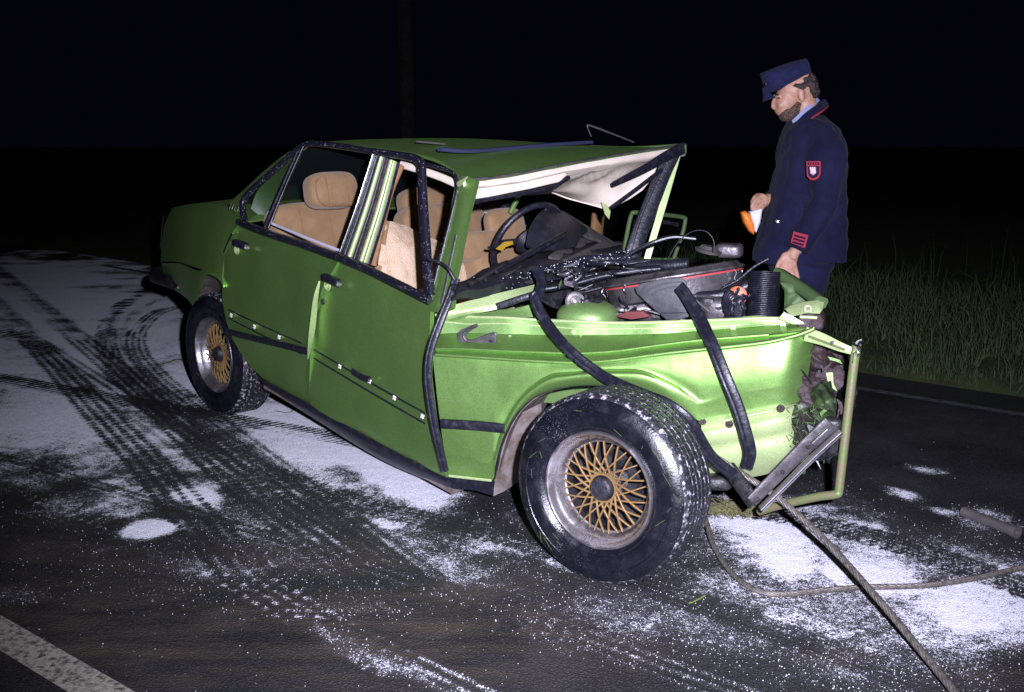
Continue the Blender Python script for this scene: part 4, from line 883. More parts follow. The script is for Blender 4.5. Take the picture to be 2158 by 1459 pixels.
poly('red_rag', [FP(1296, 668, .22), FP(1320, 657, .22), FP(1355, 656, .22), FP(1372, 668, .22), FP(1330, 674, .2)], FN * .03, mat('dirty_red_cloth', (.12, .025, .025), .8), CAR, .006)
# grey ribbed rubber guard leaning against the wing
gp = [(1338, 607), (1350, 598), (1400, 588), (1436, 586), (1446, 594), (1447, 612), (1440, 626), (1452, 668), (1420, 676), (1404, 674), (1360, 636), (1342, 618)]
rg_ = poly('rubber_guard', [FP(x, y, .20) for x, y in gp], FN * .01, PASTEL, CAR, .003)
for k_, (rx, ry) in enumerate(((92, 40), (80, 32), (68, 24))):
    tube('guard_rib', [FP(1440 - rx * math.cos(t), 624 - ry * math.sin(t) + k_ * 2, .197) for t in (.2, .55, .9, 1.25, 1.55)], .0022, PASTEL, rg_, k=4, seg=6)
strip('guard_seam', [FP(1392, 660, .197), FP(1450, 659, .197)], FN, .004, .004, BLACK, rg_, 2)
# ribbed air hose standing behind the headlight
hx0, hx1 = FP(1606, 672, .30), FP(1612, 572, .32); hax = (hx1 - hx0); hl_ = hax.length; prf = [(0, 0)]
nrib = 26
for i in range(nrib): prf += [(hl_ * (i + .1) / nrib, .052), (hl_ * (i + .5) / nrib, .0575), (hl_ * (i + .9) / nrib, .052)]
prf += [(hl_, .052), (hl_, .046), (hl_ - .02, .044), (hl_ - .02, 0)]
lathe('air_hose', hx0, hax, prf, BLACK, CAR, seg=32, smooth=25)
# distributor with its leads
dc = FP(1556, 622, .30)
dist = lathe('distributor_cap', dc, -FN, [(0, 0), (0, .032), (.02, .034), (.024, .026), (.03, 0)], REDP, CAR, seg=18)
for i in range(6):
    an = i * math.pi / 3 + .3; rd = FD * math.cos(an) + UPV * math.sin(an); b0_ = dc - FN * .024 + rd * .022
    tube('ignition_lead', [b0_, b0_ - FN * .035, b0_ - FN * .05 + rd * .02 - UPV * .01, dc + FD * (-.04 + .015 * i) - UPV * (.07 + .01 * i) - FN * .02, dc + FD * (-.03 + .012 * i) - UPV * .12], .0042, BLACK, dist, k=4, seg=7)
    lathe('lead_boot', b0_ - FN * .030, -FN, [(0, .007), (.012, .006), (.012, 0)], CHROME if i % 2 else DARKM, dist, seg=8)
for i in range(5): tube('cable_loop', [FP(1532 + i * 3, 668, .25), FP(1524 + 4 * i, 640, .22), FP(1535 + 3 * i, 612 + i * 4, .22), FP(1550 + 4 * i, 630, .24), FP(1548 + 3 * i, 668, .25)], .004, BLACK, CAR, k=5, seg=7)
# hoses and rubber sections lying over the bay
def hose(name, pts, r, mt=BLACK, flat=1, par=CAR): return tube(name, [FP(x, y, o) for x, y, o in pts], r, mt, par, k=5, seg=10, flat=flat)
hose('coolant_hose', [(1090, 592, .5), (1180, 568, .55), (1232, 550, .6), (1290, 548, .62), (1340, 556, .62), (1400, 560, .6), (1450, 556, .6)], .024)
hose('coolant_hose', [(1445, 622, .34), (1490, 626, .34), (1540, 618, .36), (1580, 600, .38)], .022)
hose('wiring_harness', [(1130, 612, .32), (1200, 600, .36), (1270, 582, .42), (1330, 572, .46), (1390, 566, .5)], .020, SEALG, .7)
hose('rubber_section', [(1178, 604, .34), (1205, 596, .34), (1228, 578, .36), (1244, 556, .4)], .013, SEALG)
hose('rubber_section', [(1190, 590, .38), (1222, 570, .4), (1232, 548, .44)], .012, SEALG)
hose('rubber_section', [(1312, 545, .62), (1345, 526, .62), (1380, 510, .62), (1420, 500, .64), (1466, 504, .66)], .018, SEALG, .5)
hose('thin_wire', [(1400, 560, .6), (1425, 516, .6), (1455, 490, .6), (1485, 487, .6), (1503, 505, .6), (1505, 530, .6)], .0022)
hose('torn_seal', [(1525, 606, .30), (1555, 590, .30), (1590, 562, .30), (1620, 545, .30)], .010, SEALG, .6)
hose('torn_seal', [(1520, 610, .32), (1560, 586, .32), (1606, 548, .32)], .007, SEALG, .6)
for i in range(10):
    x = rr.uniform(1150, 1300); y = rr.uniform(575, 625); hose('debris_strip', [(x, y, .5), (x + 30, y - rr.uniform(-6, 14), .5), (x + rr.uniform(50, 90), y - rr.uniform(0, 26), .52)], rr.uniform(.005, .011), rr.choice([DARKM, BLACK, SEALG]), .6)
lathe('horn', FP(1212, 636, .24), (V((-.2, -1, .35))).normalized(), [(0, .0), (.0, .03), (.014, .036), (.016, .03), (.008, .026), (.012, .018), (.004, .014), (.01, .006), (.01, 0)], ALU, CAR, seg=20)
rbox('green_bracket', FP(1020, 603, .3), FD * .06, FN * .03, UPV * .012, GREEN_IN, CAR, 3, 6)
rc = random.Random(21)
for i in range(26):
    x, y, o = rc.uniform(1000, 1330), 0, rc.uniform(.28, .6); y = 606 - (x - 1000) * .17 + rc.uniform(-14, 20); a = rc.uniform(-.5, .2); L2 = rc.uniform(25, 85)
    hose('loose_wire' if i % 2 else 'broken_strip', [(x, y, o), (x + L2 * .4, y + L2 * .4 * a - rc.uniform(-8, 10), o - rc.uniform(0, .05)), (x + L2, y + L2 * a, o)], rc.uniform(.0025, .011), rc.choice([BLACK, DARKM, SEALG, DARKM, STEEL]), rc.choice([1, .45, .3]))
for i in range(22):
    x, y, o = rc.uniform(1255, 1600), rc.uniform(618, 668), rc.uniform(.26, .42); hose('engine_wire', [(x, y, o), (x + rc.uniform(-30, 30), y - rc.uniform(-10, 20), o - .03), (x + rc.uniform(-45, 45), y + rc.uniform(-8, 25), o)], rc.uniform(.002, .006), rc.choice([BLACK, DARKM, STEEL, ALU]))
for i in range(14):
    x, y, o = rc.uniform(1290, 1560), rc.uniform(635, 668), rc.uniform(.30, .42); rbox('engine_casting', FP(x, y, o), FD * rc.uniform(.012, .035), FN * .02, UPV * rc.uniform(.01, .03), rc.choice([DARKM, STEEL, DARKM, ALU]), CAR, rc.choice([3, 5]), 6, dent=.006, dscale=30)
for i in range(12):
    x, y, o = rc.uniform(985, 1250), 0, rc.uniform(.2, .4); y = 618 - (x - 985) * .14 + rc.uniform(-8, 18); q = FP(x, y, o); u_ = V((rc.uniform(-1, 1), rc.uniform(-.5, .5), rc.uniform(-.4, .6))).normalized() * rc.uniform(.02, .06); w_ = V((rc.uniform(-1, 1), rc.uniform(-1, 1), rc.uniform(-1, 1))).normalized() * .018
    poly('torn_scrap', [q, q + u_, q + u_ + w_, q + w_ * 1.4], FN * .003, rc.choice([DARKM, GREEN_IN, DARKM, UNDER, STEEL]), CAR)
# crumbs of safety glass on the scuttle, shelf and wing
mb = MB()
for i in range(170):
    if i % 2: x = rc.uniform(975, 1330); q = FP(x, 600 - (x - 975) * .17 + rc.uniform(-12, 26), rc.uniform(.12, .5))
    else: x = rc.uniform(1040, 1330); q = FP(x, 590 - (x - 1040) * .2 + rc.uniform(-8, 12), rc.uniform(.2, .45))
    r_ = rc.uniform(.0008, .0018); mb.add(*rbox_geo(q, V((r_, 0, 0)), V((0, r_, 0)), V((0, 0, r_)), 8, 1))
gcr = mb.build('glass_crumbs', GLASS, CAR, False); gcr['kind'] = 'stuff'
# ---- nose: torn slam panel, headlamp pan, crushed corner
npan = poly('slam_panel', [FP(x, y, o) for x, y, o in ((1654, 652, .16), (1664, 645, .18), (1690, 637, .2), (1722, 633, .2), (1737, 637, .18), (1734, 652, .14), (1727, 662, .13), (1685, 664, .13), (1668, 668, .12))], FN * .012, PALE, CAR, .003)
lathe('panel_hole', FP(1703, 651, .148), -FN, [(0, .012), (.003, .012), (.003, .008), (0, .007)], PALE, npan, seg=14)
poly('panel_tongue', [FP(x, y, .11) for x, y in ((1640, 672), (1652, 658), (1672, 668), (1690, 678), (1698, 684), (1670, 684))], FN * .008, PALE, CAR, .002)
strip('panel_edge', [FP(1686, 668, .1), FP(1722, 670, .1)], FN, .010, .01, PALE, npan, 2)
strip('front_crossmember', [FP(1730, 638, .22), FP(1690, 608, .34), FP(1640, 576, .46)], FN, .040, .05, DKG, CAR, 4)
crumple_later = True
rbox('crushed_headlamp_pan', FP(1710, 676, .16), FD * .042, FN * .05, UPV * .03, RUST, CAR, 5, 10, dent=.010, dscale=25)
DKG2 = mat('muddy_green_paint', (.05, .085, .03), .45, .4, .5, 24, (.014, .014, .012), .3, 60, contrast=(.42, .6))
def crumple(name, pts, offs, mt, dent=.03, seed=0): 
    n_ = len(pts) // 2
    return patch(name, [[FP(x, y, o) for (x, y), o in zip(pts[:n_], offs[:n_])], [FP((a[0] + b[0]) / 2, (a[1] + b[1]) / 2, (oa + ob) / 2 - .03) for a, b, oa, ob in zip(pts[:n_], pts[n_:], offs[:n_], offs[n_:])], [FP(x, y, o) for (x, y), o in zip(pts[n_:], offs[n_:])]], mt, CAR, 9, 9, .005, dent=dent * .55, dscale=13, seed=seed, smooth=28, ridged=True)
crumple('crushed_inner_panel', [(1640, 596), (1650, 620), (1652, 650), (1650, 668), (1690, 612), (1700, 630), (1704, 648), (1690, 664)], [.34, .32, .3, .28, .40, .40, .38, .36], DKG, .06, 2)
crumple('headlamp_pan', [(1706, 722), (1700, 760), (1692, 806), (1690, 830), (1752, 730), (1764, 780), (1760, 820), (1740, 850)], [.12, .10, .11, .12, .2, .22, .2, .18], RUST, .075, 1)
crumple('torn_inner_wing', [(1692, 790), (1688, 815), (1690, 840), (1694, 860), (1735, 800), (1740, 822), (1730, 840), (1722, 862)], [.08, .07, .08, .08, .1, .1, .1, .1], RUST, .06, 6)
crumple('crushed_corner', [(1688, 850), (1676, 868), (1672, 885), (1680, 893), (1752, 800), (1758, 830), (1752, 862), (1736, 880)], [.1, .05, .05, .08, .12, .08, .08, .1], DKG2, .05, 3)
crumple('crushed_corner', [(1660, 900), (1652, 930), (1650, 960), (1654, 985), (1722, 905), (1736, 930), (1730, 960), (1690, 990)], [.1, .1, .1, .12, .2, .22, .2, .2], DKG2, .05, 8)
crumple('bumper_mount', [(1755, 720), (1762, 760), (1768, 800), (1780, 850), (1772, 730), (1790, 790), (1796, 840), (1792, 880)], [.35, .35, .33, .3, .4, .4, .36, .3], DARKM, .04, 5)
rbox('mud_and_grass_clod', FP(1692, 900, .07), FD * .03, FN * .04, UPV * .05, mat('mud_clod', (.012, .011, .010), .9, 0, .3, 60, (.03, .03, .018), 1, 90), CAR, 3, 16, smooth=True, dent=.03, dscale=40)
rbox('mud_and_grass_clod', FP(1735, 925, .12), FD * .05, FN * .05, UPV * .06, DARKM, CAR, 3, 14, dent=.05, dscale=20, seed=4)
for i in range(44):
    x, y, o = rc.uniform(1682, 1768), rc.uniform(705, 970), rc.uniform(.03, .2); q = FP(x, y, o); u_ = (FD * rc.uniform(-.6, 1) + UPV * rc.uniform(-1, 1) - FN * rc.uniform(0, .6)).normalized() * rc.uniform(.03, .09); w_ = (FD * rc.uniform(-1, 1) + UPV * rc.uniform(-1, 1)).normalized() * rc.uniform(.008, .028)
    poly('torn_sheet', [q, q + u_ * .6 + w_ * .3, q + u_, q + u_ * .7 + w_, q + w_], FN * .002, rc.choice([RUST, DARKM, DARKM, GREEN_IN, RUST, STEEL]), CAR)
lb = strip('lamp_bracket', [FP(1698, 704, .05), FP(1735, 716, .02), FP(1770, 731, -.01), FP(1802, 742, -.02)], FN, lambda t: .048 - .026 * t, .006, PALE, CAR, 5)
strip('bracket_rib', [FP(1704, 709, .042), FP(1740, 722, .012), FP(1780, 737, -.02)], FN, .008, .008, OLIVE, lb, 4)
lathe('bracket_slot', FP(1755, 724, .0), -FN, [(0, .009), (.003, .009), (.003, 0)], DARKM, lb, seg=10)
tube('bumper_tube', [FP(1806, 724, -.02), FP(1798, 780, -.02), FP(1786, 880, -.02), FP(1772, 1000, -.02), FP(1768, 1034, -.02), FP(1762, 1042, -.02), FP(1720, 1048, .0), FP(1640, 1066, .05), FP(1600, 1078, .08)], .0145, OLIVE, CAR, k=5, seg=12)
mb = MB()
for i in range(5): mb.add(*tube_geo([FP(1797 + 3 * i, 726 - i, -.03), FP(1812 - i, 732 + 4 * i, -.045), FP(1800 + i, 742 + i, -.03), FP(1796, 730 + 2 * i, -.01)], .004, 7, 4))
mb.add(*tube_geo([FP(1804, 730, -.03), FP(1806, 720, -.03), FP(1816, 715, -.03)], .006, 8, 4)); mb.add(*tube_geo([FP(1800, 740, -.03), FP(1799, 755, -.03), FP(1797, 765, -.03)], .004, 6, 3))
mb.build('wire_lashing', CHROME, CAR)
bz = [FP(1752, 892, -.06), FP(1700, 940, -.07), FP(1640, 1000, -.08), FP(1584, 1056, -.10)]
bar = strip('bumper_bar', bz, (V((.3, -1, .15))).normalized(), lambda t: .058 - .016 * t, .010, STEEL, CAR, 5)
strip('bumper_flange', [p + V((.026, -.012, -.022)) for p in bz], V((.8, .2, -.5)).normalized(), .026, .006, ALU, bar, 5)
for p_ in (.3, .62): lathe('bumper_bolt', bz[0].lerp(bz[3], p_) + V((.002, -.008, .002)), V((.3, -1, .15)), [(0, .008), (.006, .008), (.006, 0)], DARKM, bar, seg=6)
tube('bumper_edge', [p + V((.034, -.016, -.030)) for p in bz], .003, CHROME, bar, k=4, seg=6)
strip('bumper_insert', [FP(1745, 905, -.095), FP(1712, 935, -.10)], FN, .016, .012, CHROME, bar, 3)
rbox('bumper_end', FP(1752, 898, -.02), FD * .03, FN * .03, UPV * .03, DARKM, bar, 4, 8, dent=.01)
strip('bumper_stay', [FP(1535, 985, -.02), FP(1560, 1020, -.06), FP(1590, 1062, -.10)], FN, .05, .012, DARKM, CAR, 4)
rbox('suspension_arm', FP(1500, 1000, .12), FD * .09, FN * .10, UPV * .03, DARKM, CAR, 4, 8, dent=.02)
# roof aerial
tube('aerial', [HP(1246, 288, .0), HP(1238, 267, .0), HP(1244, 265, .0), HP(1290, 282, .02), HP(1336, 300, .04)], [.0016, .003, .004, .003, .003], ALU, CAR, k=4, seg=6)

# ---- wheels
TYRE = None
def tyre_mat():
    m = mat('wet_tyre_rubber', (.005, .005, .009), .22, 0, .55, 22, (.012, .012, .017), .16, 150, contrast=(.45, .75), rough2=.45)
    t = m.node_tree; L = t.links; b = t.nodes['Principled BSDF']; g = t.nodes.new('ShaderNodeNewGeometry')
    src = b.inputs['Base Color'].links[0].from_socket
    vo = t.nodes.new('ShaderNodeTexVoronoi'); vo.inputs['Scale'].default_value = 170; L.new(g.outputs['Position'], vo.inputs['Vector'])
    n = t.nodes.new('ShaderNodeTexNoise'); n.inputs['Scale'].default_value = 7; n.inputs['Detail'].default_value = 5; n.inputs['Roughness'].default_value = .7; L.new(g.outputs['Position'], n.inputs['Vector'])
    th = t.nodes.new('ShaderNodeMapRange'); th.inputs[1].default_value = .40; th.inputs[2].default_value = .75; th.inputs[3].default_value = .06; th.inputs[4].default_value = .30; L.new(n.outputs['Fac'], th.inputs[0])
    lt = t.nodes.new('ShaderNodeMath'); lt.operation = 'LESS_THAN'; L.new(vo.outputs['Distance'], lt.inputs[0]); L.new(th.outputs[0], lt.inputs[1])
    mu = t.nodes.new('ShaderNodeMath'); mu.operation = 'MULTIPLY'; L.new(lt.outputs[0], mu.inputs[0])
    n2 = t.nodes.new('ShaderNodeTexNoise'); n2.inputs['Scale'].default_value = 4.5; n2.inputs['Detail'].default_value = 6; L.new(g.outputs['Position'], n2.inputs['Vector'])
    m2 = t.nodes.new('ShaderNodeMapRange'); m2.inputs[1].default_value = .50; m2.inputs[2].default_value = .66; m2.inputs[3].default_value = 0; m2.inputs[4].default_value = .42; L.new(n2.outputs['Fac'], m2.inputs[0]); L.new(m2.outputs[0], mu.inputs[1])
    mc = t.nodes.new('ShaderNodeMix'); mc.data_type = 'RGBA'; L.new(mu.outputs[0], mc.inputs['Factor']); L.new(src, mc.inputs['A']); mc.inputs['B'].default_value = (.5, .48, .55, 1); L.new(mc.outputs['Result'], b.inputs['Base Color'])
    return m
TYREM = tyre_mat()
POWT = mat('powdered_tread', (.012, .012, .016), .5, 0, .5, 55, (.40, .38, .44), .5, 120, contrast=(.52, .66))
TRDB = mat('wet_tread_rubber', (.011, .011, .015), .30, 0, .5, 34, (.26, .25, .29), .4, 140, contrast=(.64, .76), rough2=.7)
DUSTY = mat('powdered_aluminium', (.30, .285, .295), .34, .9, .5, 9, (.46, .44, .48), .12, 90, contrast=(.48, .68), rough2=.7)
def wheel(c, axis, r=.315, wid=.195, rimr=.205, treadm=None, spin=0.0):
    """c is the centre of the outer face, axis points outwards"""
    w = empty('wheel', c); w.parent = CAR; w.location = c - ORG[CAR.name]; ORG[w.name] = c
    ax = axis.normalized(); hw = wid
    side = [(-.022, rimr - .002), (-.006, rimr + .008), (.004, rimr + .03), (.010, rimr + .055), (.006, r - .045), (.0, r - .030), (-.004, r - .022), (-.010, r - .012)]
    tread = [(-.018, r - .004), (-.026, r - .001)]
    grooves = [.050, .078, .106, .134, .162]
    prof_ = side + tread
    for gx in grooves: prof_ += [(-gx + .0045, r), (-gx + .003, r - .008), (-gx - .003, r - .008), (-gx - .0045, r)]
    prof_ += [(-hw + .014, r - .004), (-hw + .004, r - .02), (-hw - .006, r - .06), (-hw - .004, rimr + .03), (-hw + .02, rimr)]
    ty = lathe('tyre', c, ax, prof_, [TYREM, treadm or TYREM], w, seg=120)
    for p in ty.data.polygons:
        q = p.center + (ORG[ty.name] - c) ; along = q.dot(ax); rad = (q - ax * along).length
        if rad > r - .012 and along < -.010: p.material_index = 1
    # tread sipes: short zig-zag lugs between the grooves
    mb = MB(); a, b, d = frame(ax); nl = 64
    edges = [.024] + grooves + [wid - .018]
    for i in range(nl):
        an = 2 * math.pi * i / nl
        for k in range(len(edges) - 1):
            x0, x1 = edges[k] + .006, edges[k + 1] - .006; sl = .35 * (1 if k % 2 else -1); t0 = an + (k % 2) * math.pi / nl
            vv = []
            for rr_ in (r - .003, r + .0035):
                for (xx_, tt) in ((x0, t0 - .036), (x1, t0 - .036 + sl * .08), (x1, t0 + .036 + sl * .08), (x0, t0 + .036)):
                    vv.append(c - ax * xx_ + (b * math.cos(tt) + d * math.sin(tt)) * rr_)
            mb.add(vv, [(4, 5, 6, 7), (0, 1, 5, 4), (1, 2, 6, 5), (2, 3, 7, 6), (3, 0, 4, 7)])
    tr = mb.build('tread_blocks', TRDB, w, False); tr['kind'] = 'stuff'
    tr.parent = ty
    for rr_, dx in ((r - .050, .0065), (rimr + .02, .003)): lathe('sidewall_rib', c, ax, [(dx, rr_ - .003), (dx + .003, rr_), (dx, rr_ + .003)], TYREM, ty, seg=96)
    rim = lathe('rim', c, ax, [(-.03, rimr + .004), (-.012, rimr + .006), (-.004, rimr + .002), (-.003, rimr - .004), (-.008, rimr - .009), (-.022, rimr - .013), (-.030, rimr - .020), (-.034, rimr - .024), (-.054, rimr - .033), (-.062, rimr - .036), (-.064, rimr - .042)], DUSTY, w, seg=96)
    lathe('rim_barrel', c, ax, [(-.064, rimr - .042), (-.10, rimr - .046), (-wid + .02, rimr - .02), (-wid + .01, 0)], DARKM, rim, seg=48)
    # lattice of crossed gold spokes
    R1 = rimr - .038; R0_ = .046; ns = 18; mb = MB(); zf = -.050
    def sp(rad, an, z): return c + ax * z + (b * math.cos(an) + d * math.sin(an)) * rad
    st_ = 2 * math.pi / ns
    for i in range(ns):
        a0_ = st_ * i + spin
        for sg in (-1, 1):
            pA, pB = sp(R1, a0_ + sg * st_ * .18, zf), sp(R0_, a0_ + sg * st_ * 1.95, zf); pts = [pA.lerp(pB, t) + ax * (.010 * math.sin(math.pi * t) + sg * .0012) for t in (0, .25, .5, .75, 1.0)]
            mb.add(*strip_geo(pts, ax, lambda u: .0042 + .0012 * u, .008, 3))
    mb.add(*lathe_geo(c + ax * (zf + .002), ax, [(0, R0_ - .004), (.007, R0_ - .004), (.007, R0_ + .002), (0, R0_ + .002)], seg=36, closed=True))
    mb.build('spoke_lattice', GOLD, w, 30)
    hb = lathe('hub', c, ax, [(-.07, 0), (-.07, .062), (-.058, .060), (-.050, .040), (-.026, .036), (-.020, .030), (-.018, 0)], HUBM, w, seg=6 * 4)
    for i in range(5):
        an = i * 2 * math.pi / 5; lathe('wheel_bolt', sp(.048, an, -.058), ax, [(0, .012), (.012, .011), (.012, .006), (.006, .005), (.006, 0)], DARKM, hb, seg=8)
    return w
FAX = V((-.56, -.83, .03)).normalized()
FWC = gz(1256, 1036, .305)
wheel(FWC, FAX, .305, .200, .186, POWT, .1)
RAX = (-EL + UPV * .0).normalized()
RWC = gz(446, 874) + UPV * .312 + EL * .02
wheel(RWC, RAX, .315, .195, .192, POWT, .25)
# far wheels (mostly out of sight)
wheel(RWC + EL * 1.42, EL, .315, .195, .206, POWT)
wheel(FWC + FN * 1.25 + FD * .12, (FN), .315, .195, .206, POWT)
tube('front_axle', [FWC - FAX * .15, FWC + FN * .6 + UPV * -.05, FWC + FN * 1.1 + FD * .1], .035, DARKM, CAR, k=3, seg=8)
tube('rear_axle', [RWC + EL * .15, RWC + EL * 1.3], .045, DARKM, CAR, k=2, seg=8)
# far wing and nose, closing the engine bay on the left
farw = [FP(x, y, .14) + FN * 1.22 - UPV * .02 for x, y in ((930, 660), (1150, 672), (1400, 676), (1560, 672))]
patch('far_wing', [farw, [p + FN * .12 - UPV * .04 for p in farw], [p + FN * .15 - UPV * .30 for p in farw]], GREEN_IN, CAR, 4, 3, .006, dent=.05, dscale=5, inward=-FN)
poly('engine_bay_floor', [HB + FN * .3 + UPV * .12, HB + FN * .3 + FD * 1.15 + UPV * .2, HB + FN * 1.3 + FD * 1.0 + UPV * .2, HB + FN * 1.3 + UPV * .12], V((0, 0, -.03)), DARKM, CAR)

# ================================================================== LOOSE THINGS ROUND THE CAR
def strand_cable(name, pts, label, helix=.0064, r=.0046, pitch=.12, n=6, k=14):
    path = cr(pts, k); mb = MB(); L = [0]
    for a, b in zip(path[:-1], path[1:]): L.append(L[-1] + (b - a).length)
    fr_ = []; prev = UPV
    for i, p in enumerate(path):
        t = (path[min(i + 1, len(path) - 1)] - path[max(i - 1, 0)]).normalized(); a = (prev - t * prev.dot(t)).normalized(); prev = a; fr_.append((a, t.cross(a)))
    # resample finely so the lay of the strands shows
    N = int(L[-1] / .009); samp = []
    j = 0
    for i in range(N + 1):
        s = L[-1] * i / N
        while j < len(L) - 2 and L[j + 1] < s: j += 1
        u = (s - L[j]) / max(1e-9, L[j + 1] - L[j]); samp.append((path[j].lerp(path[j + 1], u), fr_[j][0].lerp(fr_[j + 1][0], u), fr_[j][1].lerp(fr_[j + 1][1], u), s))
    for q in range(n):
        ph = 2 * math.pi * q / n
        pp = [p + (a * math.cos(ph + s / pitch * 6.283) + b * math.sin(ph + s / pitch * 6.283)) * helix for p, a, b, s in samp]
        mb.add(*tube_geo(pp, r, 6, 1))
    o = mb.build(name, CABLE, None, True); return tag(o, label, 'cable', 'winch cables by the front wheel')
strand_cable('winch_cable', [FP(1470, 935, .1), FP(1492, 953, -.02), gz(1560, 996, .285), gz(1650, 1058, .22), gz(1745, 1145, .15), gz(1850, 1262, .09), gz(1930, 1358, .055), gz(2012, 1459, .03), gz(2120, 1600, .02), gz(2260, 1790, .02), gz(2700, 2350, .02)], 'thick steel winch cable pulled taut from the car nose to the bottom edge')
strand_cable('winch_cable', [gz(1470, 1050, .10), gz(1489, 1100, .06), gz(1504, 1150, .025), gz(1540, 1205, .014), gz(1585, 1240, .014), gz(1640, 1253, .014), gz(1720, 1246, .014), gz(1820, 1238, .014), gz(1950, 1234, .014), gz(2060, 1218, .014), gz(2158, 1196, .014), gz(2300, 1170, .014), gz(2560, 1140, .014), gz(3100, 1120, .014)], 'slack steel winch cable looping over the white powder beside the front wheel', .0054, .0039)

def seal(name, pts, w, t, label, n=None, k=8, hollow=True):
    """rubber weatherstrip: flat bar with a round bead along one edge"""
    P3 = pts; nn = n or -FN
    v, f = strip_geo(P3, nn, w, t, k); mb = MB(); mb.add(v, f)
    path = cr(P3, k); off = []
    for i, p in enumerate(path):
        tg = (path[min(i + 1, len(path) - 1)] - path[max(i - 1, 0)]).normalized(); s = tg.cross((nn - tg * nn.dot(tg)).normalized()); off.append(p + s * w * .30 + nn * t * .5)
    mb.add(*tube_geo(off, w * .26, 8, 1))
    o = mb.build(name, BLACK, None, 50); return tag(o, label, 'rubber strip', 'rubber strips hanging off the wreck')
seal('rubber_strip', [FP(962, 588, .02), FP(950, 625, -.01), FP(928, 680, -.05), FP(909, 735, -.07), FP(903, 780, -.075), FP(906, 830, -.07), FP(917, 900, -.06), FP(932, 965, -.04), FP(938, 992, -.03)], .028, .014, 'black rubber strip hanging down the gap between front door and wing')
seal('rubber_strip', [FP(1130, 564, .22), FP(1142, 592, .18), FP(1136, 618, .13), FP(1128, 628, .10), FP(1150, 676, .06), FP(1200, 737, -.03), FP(1268, 790, -.07), FP(1335, 822, -.16), FP(1405, 850, -.24), FP(1446, 880, -.25), FP(1470, 915, -.22), FP(1500, 962, -.14), FP(1545, 1000, -.08)], .036, .015, 'long black rubber strip draped over the wing onto the front tyre')
seal('rubber_strip', [FP(1432, 604, .17), FP(1446, 622, .15), FP(1472, 665, .10), FP(1500, 722, .0), FP(1530, 795, -.05), FP(1556, 860, -.055), FP(1574, 920, -.05), FP(1581, 955, -.03), FP(1574, 985, .0)], .040, .016, 'shiny black rubber strip hanging down the wing towards the bumper')
tb = tube('black_cable', [S(903, 546, -.05), FP(925, 553, .03), FP(944, 566, .0), FP(958, 590, .0)], .006, BLACK, None, k=5, seg=8); tag(tb, 'short black cord looped from the door frame to the windscreen pillar', 'cord')

# broken tube and plant scraps on the road
br = lathe('broken_tube', gz(2030, 1078, .022), (gz(2096, 1104, .022) - gz(2030, 1078, .022)), [(0, .012), (0, .019), (.05, .020), (.20, .020), (.212, .023), (.232, .023), (.232, .012), (.10, .011)], ALU, None, seg=20)
tag(br, 'short grey metal tube lying on the road near the right edge', 'tube')
def scrap(pts, w, label, name='grass_blade'):
    o = strip(name, pts, UPV, w, .0012, LEAF, None, 5); return tag(o, label, 'grass')
scrap([gz(580, 866, .004), gz(604, 870, .006), gz(616, 866, .012), gz(614, 858, .02), gz(604, 860, .012)], .009, 'curled green blade of grass on the powder under the sill')
scrap([gz(330, 772, .006), gz(352, 765, .02), gz(374, 757, .03), gz(392, 760, .03)], .02, 'green leaf lying behind the rear wheel', 'leaf')
scrap([gz(1452, 1272, .004), gz(1470, 1264, .006), gz(1486, 1255, .008)], .006, 'grass blade on the asphalt below the loop of slack cable')
rq = random.Random(11); mbv = MB()
for i in range(260):
    px_, py_ = rq.gauss(1545, 45), rq.gauss(1074, 9); p = gz(px_, py_, .012 + rq.random() * .02); a = rq.random() * 6.28; q = V((math.cos(a), math.sin(a), rq.uniform(-.1, .5))) * rq.uniform(.015, .05)
    mbv.add(*strip_geo([p, p + q * .5 + UPV * .004, p + q], UPV, .003, .0012, 1))
clod = mbv.build('grass_clippings', mat('flattened_grass', (.12, .13, .045), .8, 0, .3, 60, (.2, .17, .08)), None, False); tag(clod, 'torn grass and soil lying under the crushed front corner', 'grass', kind='stuff')
sv, sf = rbox_geo(gz(1560, 1078, .0), V((.13, 0, 0)), V((0, .05, 0)), UPV * .02, 2.2, 16, .02, 3, 30)
cl2 = link('soil_clod', pyd(sv, sf), mat('pale_soil', (.12, .105, .07), .95, 0, .2, 50, (.20, .18, .12), 1, 120)); tag(cl2, 'flat heap of pale soil under the crushed front corner', 'soil')
mbs = MB()
for i in range(20):      # wet grass sticking to the tyre flank and valance
    an = rq.random() * 6.28; rad = rq.uniform(.20, .29); a3, b3, c3 = frame(FAX); p = FWC + FAX * .014 + (b3 * math.cos(an) + c3 * math.sin(an)) * rad; q = (b3 * math.cos(an + rq.uniform(.4, 2.6)) + c3 * math.sin(an + rq.uniform(.4, 2.6))) * rq.uniform(.015, .04)
    mbs.add(*strip_geo([p, p + q], FAX, .0015, .001, 1))
for i in range(60):
    x, y = rq.gauss(1690, 22), rq.gauss(905, 30); p = FP(x, y, .03); q = (FD * rq.uniform(-1, 1) + UPV * rq.uniform(-1, 1)) * .02; mbs.add(*strip_geo([p, p + q], FN, .002, .001, 1))
gb = mbs.build('stuck_grass', mat('wet_grass_scrap', (.05, .085, .02), .6), None, False); tag(gb, 'bits of wet grass stuck to the front tyre and valance', 'grass', kind='stuff')

